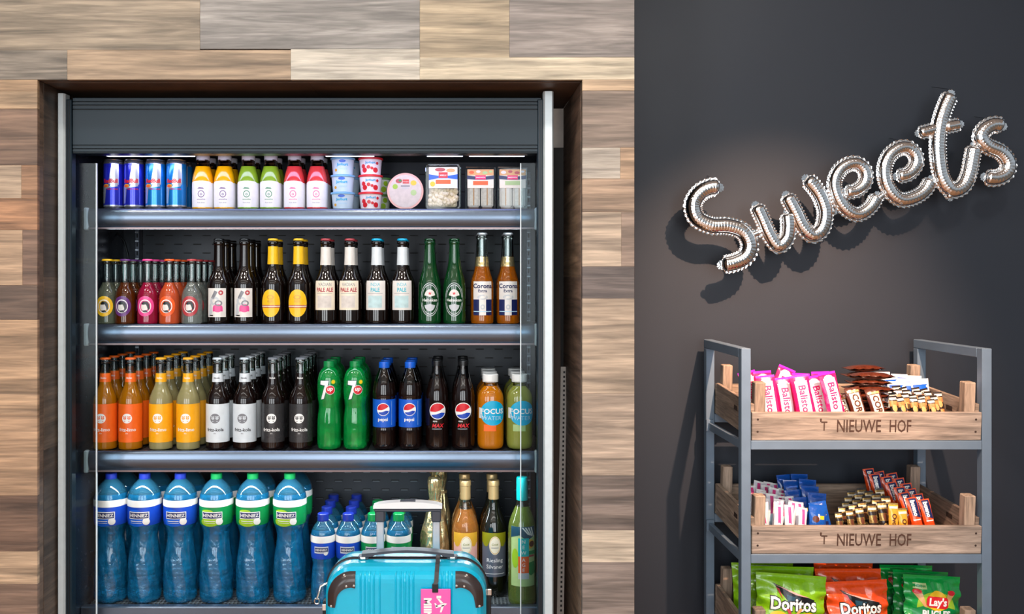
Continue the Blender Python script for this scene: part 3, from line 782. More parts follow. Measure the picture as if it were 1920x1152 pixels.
b3 = beer('beer_bottle', 'pale ales with red print', 'softred', [('bottle_label', 37, 117, None, lva('VADIAN', 'PALE ALE', 'softred', 'paper_a', 1)), ('neck_label', 158, 206, 'offwhite', None)])
for px in (611, 656): column(b3, px, YC, Z2, 2, .068, 'pale ale bottle with red cap, %s red cap column, @' % ('first' if px < 630 else 'second'))
b4 = beer('beer_bottle', 'pale ales with turquoise print', 'cyan', [('bottle_label', 37, 117, None, lva('INDIA', 'PALE', 'tcyan', 'paper_b', 0)), ('neck_label', 158, 206, 'silver_lab', None)])
for px in (706.5, 754.5): column(b4, px, YC, Z2, 2, .068, 'pale ale bottle with blue cap, %s blue cap column, @' % ('first' if px < 730 else 'second'))
PH = [(25, 0), (29.5, 1.5), (30.5, 5), (30.5, 92), (30, 104), (27, 120), (22.5, 136), (18.5, 152), (16, 172), (14, 196), (13, 214), (14.6, 215), (14.6, 221), (13.2, 222)]
def lhei(b, mp):
    b.disc(0, 66, 26, 45, mp, 'ltgrey', .6, 34, ring=.955)
    b.disc(0, 66, 22.5, 40, mp, 'ltgrey', .6, 34, ring=.95)
    b.disc(0, 73, 14.5, 20, mp, 'offwhite', .8, 24, a0=12, a1=168); b.disc(0, 54, 14.5, 19, mp, 'ltgrey', .8, 24, a0=190, a1=350)
    b.rect(-25, 25, 58, 71, mp, 'beer_green', .9, 10)
    b.text('Heineken', 0, 64.5, 11.5, mp, 'white', 1.2, bold=.018, wx=.92)
    st = []
    for i in range(10):
        a = math.radians(90 + 36 * i); q = 5.2 if i % 2 == 0 else 2.2; st.append((q * math.cos(a), 82 + q * math.sin(a)))
    for i in range(0, 10, 2): b.poly([(0, 82), st[i - 1], st[i], st[i + 1]], mp, 'red', 1.2)
b5 = beer('beer_bottle', 'green beer bottles', 'beer_green', [('bottle_label', 20, 112, None, lhei)], 'beer_green', PH)
for px in (805.5, 852): column(b5, px, YC, Z2, 2, .068, 'green beer bottle with red star label, %s green beer column, @' % ('first' if px < 830 else 'second'))
PCO = [(24, 0), (29.5, 1.5), (30.3, 5), (30.3, 100), (29.5, 112), (26, 126), (20.5, 142), (17.5, 158), (15.6, 182), (14, 208), (13, 230), (14.6, 231), (14.6, 237), (13.2, 238)]
def lcor(b, mp):
    b.rect(-27, 27, 66, 114, mp, 'offwhite', .6, 10); b.rect(-27, 27, 24, 66, mp, 'navy', .6, 10)
    b.text('Corona', 0, 102, 17, mp, 'navy', 1.0, bold=.03); b.text('Extra', 0, 89, 11, mp, 'navy', 1.0, bold=.025)
    b.rect(-9, 9, 24, 80, mp, 'offwhite', .9, 4); b.disc(0, 72, 14, 7, mp, 'ltgrey', .95, 16, ring=.5)
    b.rect(-26, 26, 33, 35, mp, 'paleblue', 1.0, 8); b.disc(0, 46, 6, 7, mp, 'ltgrey', 1.1, 12, ring=.5)
def ncor(b, mp): b.disc(0, 166, 6, 6, mp, 'gold_cap', .8, 12)
b6 = beer('beer_bottle', 'clear beer bottles with amber beer', 'crown_silver', [('bottle_label', 23, 115, None, lcor), ('neck_label', 154, 180, 'gold_foil', None)], (lambda z: 'amber_liq' if z < 182 else 'pale_glass'), PCO, 245, fill=182, fill_mat='amber_liq')
for px in (904, 952.5): column(b6, px, YC, Z2, 2, .068, 'clear bottle of amber beer with navy label, %s amber column, @' % ('first' if px < 930 else 'second'))

# ---- top shelf: energy cans
def can(name, label, group, body):
    t = thing(name, label, 'can', (0, 0, 0), group)
    m = MB(); m.lathe([(0, 1), (21, 1), (22.5, 0), (24, 2), (26.4, 8), (26.6, 12), (26.6, 122), (25.5, 128), (23.4, 132)], lambda z: 'tin' if z < 8 or z > 124 else ('can_silver' if z < 16 else body), 40)
    R = 26.6; mp = wrap(R)
    # slanted silver fields and the red lettering with two small bulls
    m.poly([(4, 122), (22, 122), (22, 66), (-5, 66)], mp, 'can_silver', .5)
    m.poly([(-26, 16), (-16, 16), (-11, 60), (-26, 62)], mp, 'can_silver', .5)
    m.poly([(-26, 60), (-4, 60), (2, 66), (18, 66), (20, 62), (0, 58), (-26, 50)], mp, 'can_silver', .55)
    m.text('RedBull', 0, 76, 14.5, mp, 'red', 1.0, bold=.04, wx=.86)
    m.disc(-12, 63, 9, 4.6, mp, 'gold', .9, 14); m.disc(-13, 62, 7, 3, mp, 'ora2', 1.1, 12)
    m.text('ENERGY DRINK', 6, 54, 5, mp, 'red', .8, bold=.02, wx=.8)
    m.build('can_body', t)
    m = MB(); m.lathe([(23.5, 131.6), (24.4, 133.2), (24, 134.2), (22.8, 134), (22.4, 131.5), (0, 131.5)], 'tin', 40); m.build('can_rim', t)
    m = MB(); m.box(-.004, .004, -.012, .008, .1325, .1334, 'tin', .0003); m.build('pull_tab', t)
    return t
cb = can('energy_drink_can', '', 'dark blue energy drink cans', 'can_blue'); cs = can('energy_drink_can', '', 'light blue energy drink cans', 'can_sky')
for px in (213.5, 251.5): column(cb, px, 2.42, Z1, 2, .058, 'dark blue energy drink can, %s dark blue column, @' % ('first' if px < 230 else 'second'))
for px in (292, 331): column(cs, px, 2.42, Z1, 2, .058, 'light blue and silver energy drink can, %s light blue column, @' % ('first' if px < 310 else 'second'))
# smoothies
PSM = [(25, 0), (27.5, 2), (28, 6), (28, 74), (27, 84), (24, 98), (20, 112), (17.6, 122), (17, 126), (17, 134)]
def smoothie(liq, ink, name):
    def lb(b, mp):
        b.disc(1, 41, 8.5, 9.5, mp, ink, .8, 20, ring=.8); b.disc(1, 40, 3, 3, mp, ink, .8, 10, ring=.6)
        b.poly([(-9, 55), (-4, 58.5), (6, 57.5), (9, 54.5), (1, 55)], mp, ink, .9)
        b.text('smoothie', 1, 27, 5.5, mp, ink, .8, bold=.01); b.text('fruit drink', 1, 18, 4.5, mp, 'grey', .8)
        b.disc(0, 71, 28, 5, mp, 'white', .45, 24, a0=0, a1=180)
    return bottle('smoothie_bottle', '', 'bottle', name + ' smoothie bottles', PSM, (lambda z: liq if z < 116 else 'dark_glass'), screw(147, 17.6, 13, 'capgrey'), [('bottle_label', 6, 71, 'white', lb)], 116, liq, sq=2.5, seg=44)
for liq, ink, name, pxs in (('smoothie_orange', 'purple', 'orange', (381, 421.5)), ('smoothie_green', 'green', 'green', (466, 508)), ('smoothie_red', 'pink', 'red', (552.5, 595))):
    s = smoothie(liq, ink, name)
    for i, px in enumerate(pxs): column(s, px, 2.42, Z1, 2, .066, '%s smoothie bottle with grey cap, %s %s column, @' % (name, ('first', 'second')[i], name))
# yogurt cups
pm('cup_blue', (196, 218, 230), .4, noise=.05); pm('lid_blue', (120, 178, 214), .4); pm('cup_red', (236, 226, 226), .4, noise=.04); pm('lid_red', (214, 44, 52), .4); pm('cup_green', (206, 214, 190), .4); pm('lid_green', (84, 130, 60), .4)
def cup(kind):
    t = thing('yogurt_cup', '', 'yogurt cup', (0, 0, 0))
    c1, c2 = {'b': ('cup_blue', 'lid_blue'), 'r': ('cup_red', 'lid_red'), 'g': ('cup_green', 'lid_green')}[kind]
    p = [(24, 0), (26.5, 1), (30.5, 42), (31, 44)]; R = rad_at(p); mp = wrap(R)
    m = MB(); m.lathe([(0, 0)] + p, c1, 40)
    if kind == 'b':
        m.text('Joghurt', 0, 26, 10, mp, 'cyan', .8, bold=.03); m.text('nature', 3, 16, 8, mp, 'paleblue', .7, bold=.03); m.disc(0, 36, 9, 4, mp, 'blue', .8, 14); m.disc(-18, 12, 4, 4, mp, 'gold', .7, 10)
    elif kind == 'r':
        m.text('Joghurt', 2, 31, 9, mp, 'cyan', .9, bold=.03)
        for u, v, r in ((-18, 22, 6), (-14, 12, 7), (-3, 20, 5), (16, 12, 7), (6, 17, 4), (21, 30, 4)): m.disc(u, v, r, r, mp, 'red', .8, 12)
    else:
        for u, v, r in ((-12, 22, 9), (10, 14, 8), (16, 30, 7), (-4, 8, 6)): m.disc(u, v, r, r, mp, 'lime', .7, 12)
    m.build('cup', t)
    m = MB(); m.lathe([(31.2, 40.5), (33, 41), (33.2, 45.4), (32.6, 46), (0, 46)], c2, 40)
    m.build('lid', t)
    return t
ctr = {'b': cup('b'), 'r': cup('r'), 'g': cup('g')}; seen = set()
def putcup(kind, px, y, lvl, lab, grp):
    loc = (PX(px, 2.42) if y < 2.45 else PX(px, y), y, Z1 + lvl * .0463)
    if kind in seen: o = dup(ctr[kind], loc, lab, grp)
    else: o = ctr[kind]; seen.add(kind); o.location = loc; o['label'] = lab; o['group'] = grp
    o.rotation_euler = (0, 0, random.uniform(-.15, .15))
LV = ['bottom', 'middle', 'top']
for l in range(3):
    putcup('b', 643, 2.42, l, 'pale blue yogurt cup, %s of the front stack' % LV[l], 'pale blue yogurt cups')
    putcup('r', 695, 2.42, l, 'red and white yogurt cup with berries, %s of the front stack' % LV[l], 'red yogurt cups')
for l in range(3): putcup('b', 655, 2.492, l, 'pale blue yogurt cup, %s of the stack behind' % LV[l], 'pale blue yogurt cups')
for l in range(2): putcup('g', 712, 2.492, l, 'green and cream yogurt cup, %s of the stack behind the red ones' % ('lower', 'upper')[l], 'green yogurt cups')
# round tub on its side
t = thing('round_cheese_tub', 'round clear tub standing on its side with cream paper lid', 'tub', (PX(760, 2.41), 2.41, Z1 + .0498))
Mx = Matrix.Rotation(math.radians(90), 4, 'X')
m = MB(); m.lathe([(0, -52), (40, -52), (43, -48), (48, -4), (49.5, -2), (49.5, 0)], 'pack_clear', 48, M=Mx); m.build('tub', t)
m = MB(); m.lathe([(0, -49), (38, -49), (45, -6), (0, -4.5)], 'cream', 40, M=Mx); m.build('contents', t)
mpf = lambda u, v, off=0: (u * .001, -.001 - off * .001, v * .001)
m = MB(); m.lathe([(47.5, 0), (48.6, 1.2), (0, 1.4)], 'blush', 48, M=Mx)
m.v = [v for v in m.v]
pm('lid_paper', (214, 202, 194), .5, noise=.1, nscale=80)
m.disc(0, 0, 43.5, 43.5, mpf, 'lid_paper', 1.0, 40)
m.disc(-17, 27, 9, 6, mpf, 'softred', 1.3, 14); m.disc(-14, 28, 4, 3, mpf, 'green', 1.6, 10); m.rect(-7, 10, 20, 31, mpf, 'red', 1.3, 1); m.text('Philadelphia', 1, 25, 3.4, mpf, 'white', 1.6)
m.disc(22, 22, 8, 7, mpf, 'yellow', 1.3, 14); m.disc(-27, 12, 7, 7, mpf, 'lime', 1.3, 14); m.disc(22, -4, 8, 8, mpf, 'palegreen', 1.3, 14)
m.rect(-12, 12, 12, 15, mpf, 'grey', 1.3, 1); m.rect(-9, 9, 7, 9, mpf, 'ltgrey', 1.3, 1); m.build('lid', t)
# clear tray with mozzarella and popcorn-like bites
def tray(w, h, d, y0=0.0):
    m = MB(); pts = []
    def rr(w_, h_, r, n=6):
        o = []
        for cx_, cz_, a0 in ((w_ / 2 - r, h_ / 2 - r, 0), (-w_ / 2 + r, h_ / 2 - r, 90), (-w_ / 2 + r, -h_ / 2 + r, 180), (w_ / 2 - r, -h_ / 2 + r, 270)):
            for i in range(n + 1):
                a = math.radians(a0 + 90 * i / n); o.append((cx_ + r * math.cos(a), cz_ + r * math.sin(a)))
        return o
    rings = [(rr(w, h, .010), 0), (rr(w, h, .010), .002), (rr(w - .008, h - .008, .009), .0022), (rr(w - .016, h - .016, .009), d)]
    n = len(rings[0][0])
    for (a, ya), (b_, yb) in zip(rings, rings[1:]):
        m.add([(p[0], y0 + ya, p[1] + h / 2) for p in a] + [(p[0], y0 + yb, p[1] + h / 2) for p in b_], [(i, (i + 1) % n, n + (i + 1) % n, n + i) for i in range(n)], 'pack_clear', True)
    m.add([(p[0], y0 + d, p[1] + h / 2) for p in rings[-1][0]], [tuple(range(n))], 'pack_clear')
    m.add([(p[0], y0, p[1] + h / 2) for p in rings[0][0]], [tuple(range(n))[::-1]], 'pack_clear')
    m.tube([(p[0], y0 - .0005, p[1] + h / 2) for p in rings[0][0] + rings[0][0][:1]], .0014, 'pale_glass', 6)
    return m
snack = thing('cheese_tray', 'clear tray of white cheese cubes with blue and orange label', 'food tray', (PX(831, 2.41), 2.40, Z1))
tray(.093, .121, .045).build('tray', snack)
pm('cheese', (236, 222, 190), .5, noise=.15, nscale=120, bump=.3, bscale=300)
m = MB()
for i in range(58):
    a = .0052 + random.random() * .0016
    x = random.uniform(-.036, .036); z = random.uniform(.012, .058); y = random.uniform(.008, .014)
    Mr = Matrix.Translation((x, y, z)) @ Matrix.Rotation(random.random() * 3, 4, Vector((random.random(), random.random(), random.random())).normalized())
    m.lathe([(0, -6), (4, -5), (6, 0), (4, 5), (0, 6)], 'cheese', 8, M=Mr)
m.box(-.037, .037, .014, .036, .008, .060, 'cheese', .004)
tag(m.build('cheese_bites', snack), kind='stuff')
m = MB(); mp = flat(0, .0, 0)
mp = lambda u, v, off=0: (u * .001, -.0006 - off * .001, v * .001)
m.rect(-38, 38, 57, 113, mp, 'white', 0, 1); m.rect(-38, 38, 96, 113, mp, 'cream', .2, 1); m.disc(-8, 106, 14, 5, mp, 'softred', .4, 14); m.disc(20, 104, 12, 5, mp, 'tan', .4, 14)
m.poly([(-38, 94), (-14, 90), (14, 90), (38, 94), (38, 80), (14, 83), (-14, 83), (-38, 78)], mp, 'blue', .4)
m.rect(-12, 12, 84, 99, mp, 'red', .6, 1); m.text('MIBELLE', 0, 91, 5, mp, 'white', .8, bold=.02); m.rect(-20, 20, 68, 79, mp, 'ora2', .4, 1); m.disc(-28, 68, 7, 7, mp, 'yellow', .5, 14)
m.build('label', snack)
def sandwich(px, lab, y, c_):
    s = thing('sandwich_pack', lab, 'sandwich', (PX(px, y), y, Z1), 'wrapped sandwiches on the top shelf')
    m = MB(); wv, h, d = .078, .114, .07
    vs = [(-wv / 2, 0, 0), (wv / 2, 0, 0), (wv / 2, 0, h), (-wv / 2, 0, h), (-wv / 2, d, 0), (wv / 2, d, 0)]
    m.add(vs, [(0, 1, 2, 3), (0, 4, 5, 1), (3, 2, 5, 4), (0, 3, 4), (1, 5, 2)], 'pack_clear')
    m.tube([(-wv / 2, -.0005, .001), (wv / 2, -.0005, .001), (wv / 2, -.0005, h), (-wv / 2, -.0005, h), (-wv / 2, -.0005, .001)], .001, 'pale_glass', 5)
    m.build('wrapper', s)
    m = MB()
    for i, x in enumerate((-.018, .018)):
        m.box(x - .0165, x + .0165, .003, .034, .006, .064, 'bread', .006)
        m.box(x - .0015, x + .0015, .0022, .006, .012, .060, 'tan', .0006)
        m.box(x - .014, x + .014, .0026, .03, .002, .007, 'choc', .001)
    m.build('sandwich_halves', s)
    m = MB(); mp = lambda u, v, off=0: (u * .001, -.0008 - off * .001, v * .001)
    m.rect(-35, 35, 58, 108, mp, 'cream', 0, 1); m.rect(-35, 35, 92, 108, mp, 'tan', .2, 1)
    for u, v, r in ((-24, 100, 7), (-6, 102, 6), (12, 99, 7), (27, 102, 5)): m.disc(u, v, r, r * .6, mp, random.choice(['softred', 'ora2', 'palegreen', 'offwhite']), .4, 12)
    m.poly([(-36, 92), (-12, 89), (12, 89), (36, 92), (36, 82), (12, 80), (-12, 80), (-36, 82)], mp, 'navy', .4)
    m.rect(-14, 14, 81, 92, mp, 'hotpink', .6, 1); m.text('SANDWICH', 0, 86.5, 4.6, mp, 'white', .8, bold=.02); m.rect(-20, 20, 66, 77, mp, c_, .4, 1)
    m.build('label', s)
pm('bread', (252, 248, 242), .8, noise=.12, nscale=200)
sandwich(901, 'sandwich pack with orange bar on its label, nearer the cheese tray', 2.41, 'ora2')
sandwich(961, 'sandwich pack with green bar on its label, beside the glass wing', 2.41, 'palegreen')

# ---- bottom deck: large water bottles
PW = [(30, 0), (38, 3), (43, 10), (44, 20), (44, 30), (44, 40), (44, 52), (44, 64), (44, 76), (44, 90), (43.4, 102), (42.4, 114), (41, 125), (35.5, 160), (34, 176), (36, 192), (42, 208), (44.6, 222), (45, 232), (45, 272), (44, 288), (38, 304), (28, 318), (17, 328), (13.5, 332), (13, 336)]
def ripple(a, z):
    k = max(0.0, 1 - z / 62)
    if z < 165: return 1 + .085 * k * (abs(math.cos(2.5 * a)) ** .6 * 1.4 - 1) + (1 - k) * .02 * math.cos(10 * a + z * .06) * min(1, (165 - z) / 50) + .007 * math.sin(z * .55) * (1 - k)
    return 1
def henniez(c):
    body = {'blue': 'royal', 'green': 'green'}[c]; li = {'blue': 'blue', 'green': 'lime'}[c]
    def lb(b, mp):
        b.rect(-44, 44, 262, 280, mp, 'offwhite', .9, 14); b.rect(-140, 140, 263, 279, mp, 'offwhite', .7, 40)
        b.disc(-8, 222, 26, 12, mp, li, .8, 20); b.disc(-14, 250, 17, 6, mp, li, .8, 16)
        b.rect(-29, 27, 231, 250, mp, 'offwhite', 1.2, 10); b.rect(-27, 25, 233, 248, mp, 'navy', 1.5, 10)
        b.text('HENNIEZ', -1, 240.5, 12.5, mp, 'offwhite', 1.9, bold=.02, wx=.93)
        b.disc(19, 224, 9.5, 9.5, mp, 'offwhite', 1.3, 16)
        b.rect(-24, 8, 224, 226, mp, 'offwhite', 1.2, 6); b.rect(-24, 8, 219, 220, mp, 'offwhite', 1.2, 6)
    return bottle('water_bottle', '', 'bottle', 'large %s label water bottles' % c, PW, (lambda z: 'water_blue' if z < 296 else 'water_blue_top'), screw(345, 15, 12, 'deep_blue' if c == 'blue' else 'green'),
                  [('bottle_label', 212, 279, body, lb)], rmod=ripple, seg=60)
hb, hg = henniez('blue'), henniez('green')
for i, px in enumerate((208.5, 271.5, 338.5)): column(hb, px, 2.452, ZD, 2, .098, 'large blue label water bottle, %s blue column, @' % ('first', 'second', 'third')[i])
for i, px in enumerate((406, 474, 543.5)): column(hg, px, 2.452, ZD, 2, .098, 'large green label water bottle, %s green column, @' % ('first', 'second', 'third')[i])
PWS = [(22, 0), (28, 2), (32, 10), (33, 22), (32.5, 60), (29, 96), (27.5, 108), (30, 120), (33, 132), (33, 186), (31, 196), (24, 210), (16, 219), (13.2, 223), (13, 228)]
def henniez_s(c):
    body = {'blue': 'royal', 'green': 'green'}[c]
    def lb(b, mp):
        b.rect(-100, 100, 169, 187, mp, 'offwhite', .8, 40)
        b.rect(-19, 19, 142, 160, mp, 'ltgrey', 1.0, 8); b.rect(-17.5, 17.5, 146, 157, mp, 'navy', 1.3, 8)
        b.text('HENNIEZ', 0, 151.5, 8.2, mp, 'offwhite', 1.6, bold=.02, wx=.9); b.disc(12, 142, 5.5, 5.5, mp, 'offwhite', 1.2, 12)
    return bottle('water_bottle', '', 'bottle', 'small %s label water bottles' % c, PWS, (lambda z: 'water_blue' if z < 200 else 'water_blue_top'), screw(242, 15, 17, 'deep_blue' if c == 'blue' else 'green'),
                  [('bottle_label', 126, 187, body, lb)], rmod=lambda a, z: 1 + (.05 * math.cos(5 * a) * (1 - z / 16) if z < 14 else .01 * math.cos(10 * a) if z < 100 else 0), seg=48)
sb, sg = henniez_s('blue'), henniez_s('green')
for i, px in enumerate((606, 653)): column(sb, px, 2.43, ZD, 4, .069, 'small water bottle with blue cap, %s blue cap column, @' % ('first', 'second')[i])
for i, (px, n) in enumerate(((700, 3), (747.5, 3))): column(sg, px, 2.43, ZD, n, .069, 'small water bottle with green cap, %s green cap column, @' % ('first', 'second')[i])
# wines
PWI = [(32, 0), (36, 2), (38, 8), (38, 168), (37.5, 180), (34, 200), (27, 218), (19, 236), (15.5, 252), (14.4, 270), (14, 300), (15.2, 301), (15.2, 312), (14, 314)]
def lwine(top, mid, badge_txt, name):
    def f(b, mp):
        b.rect(-37, 37, 150, 178, mp, top, .7, 14); b.rect(-37, 37, 58, 150, mp, mid, .7, 14)
        for s_ in (-1, 1):
            b.disc(s_ * 24, 152, 9, 12, mp, top, 1.0, 14)
        b.disc(2, 144, 15.5, 25, mp, 'cream', 1.3, 26); b.disc(2, 144, 14, 23, mp, 'gold', 1.5, 26, ring=.94); b.rect(-8, 12, 137, 138.5, mp, 'grey', 1.6, 4)
        b.text(badge_txt, 2, 147, 8, mp, 'olive', 1.7, shear=.3, bold=.01)
        if name:
            b.text(name[0], 2, 102, 15, mp, 'white', 1.2); b.text(name[1], 2, 86, 15, mp, 'white', 1.2); b.rect(-30, 30, 66, 67.5, mp, 'white', 1.1, 8)
    return f
pm('wine_grey', (104, 110, 124), .3, .4)
def wine(liq, top, mid, nm, grp):
    p = PWI
    t = bottle('wine_bottle', '', 'bottle', grp, p, (lambda z: liq if z < 236 else ('pale_glass' if liq == 'rose_liq' else liq)), crown(318, 'gold_cap'), [('bottle_label', 56, 179, None, lwine(top, mid, 'Goldi', nm))], 236, liq)
    m = MB(); m.lathe([(14.8, 262), (14.7, 300), (15.9, 301), (15.9, 312), (14.6, 315), (0, 315.5)], lambda z: 'gold_cap', 32); m.build('neck_capsule', t)
    for c in list(t.children):
        if c.name.startswith('bottle_cap'): bpy.data.objects.remove(c)
    return t
ZW = ZD
wr = wine('rose_liq', 'gold', 'blush', None, 'rose wine bottles')
wd = wine('wine_dark', 'olive', 'wine_grey', ('Riesling', 'Silvaner'), 'riesling bottles')
for k in range(2):
    l = ('at the front', 'behind the front one')[k]
    y = 2.50 + k * .082
    for (wv, px, nm) in ((wr, 872.5, 'rose wine bottle with yellow and pink label, '), (wd, 925.5, 'dark wine bottle with olive and grey label, ')):
        loc = (PX(px, 2.5) - k * .001, y, ZW)
        if k == 0: wv.location = loc; wv['label'] = nm + l
        else: dup(wv, loc, nm + l)
# tall white wine with turquoise capsule
PN = [(30, 0), (35, 2), (37.5, 8), (38, 20), (38, 196), (36.5, 214), (31, 232), (23, 250), (17, 264), (14.8, 278), (14.2, 300), (14.2, 336), (13.8, 338)]
def lnew(b, mp):
    b.rect(-35, 35, 56, 214, mp, 'palegreen', .6, 14)
    b.poly([(-35, 214), (35, 214), (35, 190), (10, 178), (-10, 192), (-35, 184)], mp, 'darkteal', 1.1)
    for i in range(4): b.poly([(-4 + i * 8, 212), (0 + i * 8, 212), (16 + i * 5, 194 - i * 2), (13 + i * 5, 192 - i * 2)], mp, 'offwhite', 1.5)
    b.disc(20, 168, 13, 12, mp, 'gold', 1.0, 16); b.disc(24, 168, 8, 8, mp, 'choc', 1.2, 14); b.rect(10, 35, 140, 150, mp, 'green', 1.0, 5); b.rect(14, 32, 134, 139, mp, 'softred', 1.2, 4)
    b.poly([(8, 118), (35, 122), (35, 90), (22, 84), (10, 92)], mp, 'green', 1.2); b.disc(-22, 130, 10, 26, mp, 'lime', .9, 18)
    b.rect(-13, 15, 136, 184, mp, 'teal', 1.8, 4); b.rect(-13, 15, 92, 136, mp, 'ora2', 1.8, 4); b.rect(-13, 15, 76, 92, mp, 'ltgrey', 1.8, 4)
    for i, ch in enumerate('NEW'): b.text(ch, 1, 175 - i * 14.5, 13, mp, 'offwhite', 2.2, bold=.01)
    for i, ch in enumerate('AGE'): b.text(ch, 1, 127 - i * 13.5, 13, mp, 'offwhite', 2.2, bold=.01)
nb = bottle('wine_bottle', 'tall pale green wine bottle with turquoise neck and painted label', 'bottle', None, PN, (lambda z: 'white_wine' if z < 262 else 'wine_dark'), MB(), [('bottle_label', 56, 214, None, lnew)], 250, 'white_wine')
for c in list(nb.children):
    if c.name.startswith('bottle_cap'): bpy.data.objects.remove(c)
m = MB(); m.lathe([(15.2, 278), (15.6, 282), (15.2, 336), (14.2, 339), (0, 339.5)], 'teal', 32); m.build('neck_capsule', nb)
nb.location = (PX(979, 2.43), 2.43, ZD)
# gold wrapped gift bottles
def goldb(loc, lab, q=1.0):
    t = thing('foil_wrapped_bottle', lab, 'bottle', loc, 'gold foil wrapped bottles')
    def rm(a, z): return 1 + .05 * math.sin(7 * a + z * .03) + .04 * math.sin(13 * a - z * .05) + .02 * math.sin(29 * a)
    pr = chaikin([(34, 0), (38, 3), (40, 60), (40, 120), (38, 150), (32, 185), (24, 215), (17, 240), (14, 252), (15, 262), (18, 280), (19.5, 300), (18, 316), (13, 322)], 1)
    m = MB(); m.lathe([(0, 0)] + [(r_ * q, z_ + (8 if q < 1 and z_ > 100 else 0)) for r_, z_ in pr] + [(0, 332 if q < 1 else 324)], 'gold_foil', 56, rmod=rm); m.build('foil_wrap', t)
    m = MB(); m.lathe([(14.5, 249), (17.5, 250), (17.5, 255), (14.5, 256)], 'gold_cap', 32); m.build('ribbon', t)
    m = MB()
    for i in range(9):
        a = i * .7
        m.add([(0.004 * math.cos(a), .004 * math.sin(a), .318), (.011 * math.cos(a + .3), .011 * math.sin(a + .3), .340 + .004 * (i % 3)), (.015 * math.cos(a + .7), .015 * math.sin(a + .7), .334), (.006 * math.cos(a + .9), .006 * math.sin(a + .9), .318)], [(0, 1, 2, 3)], 'gold_foil')
    m.build('foil_tuft', t)
goldb((PX(815, 2.52), 2.52, ZW), 'gold foil wrapped bottle with ribboned neck, in front')
goldb((PX(827, 2.62), 2.63, ZW), 'gold foil wrapped bottle, behind the other one', .86)
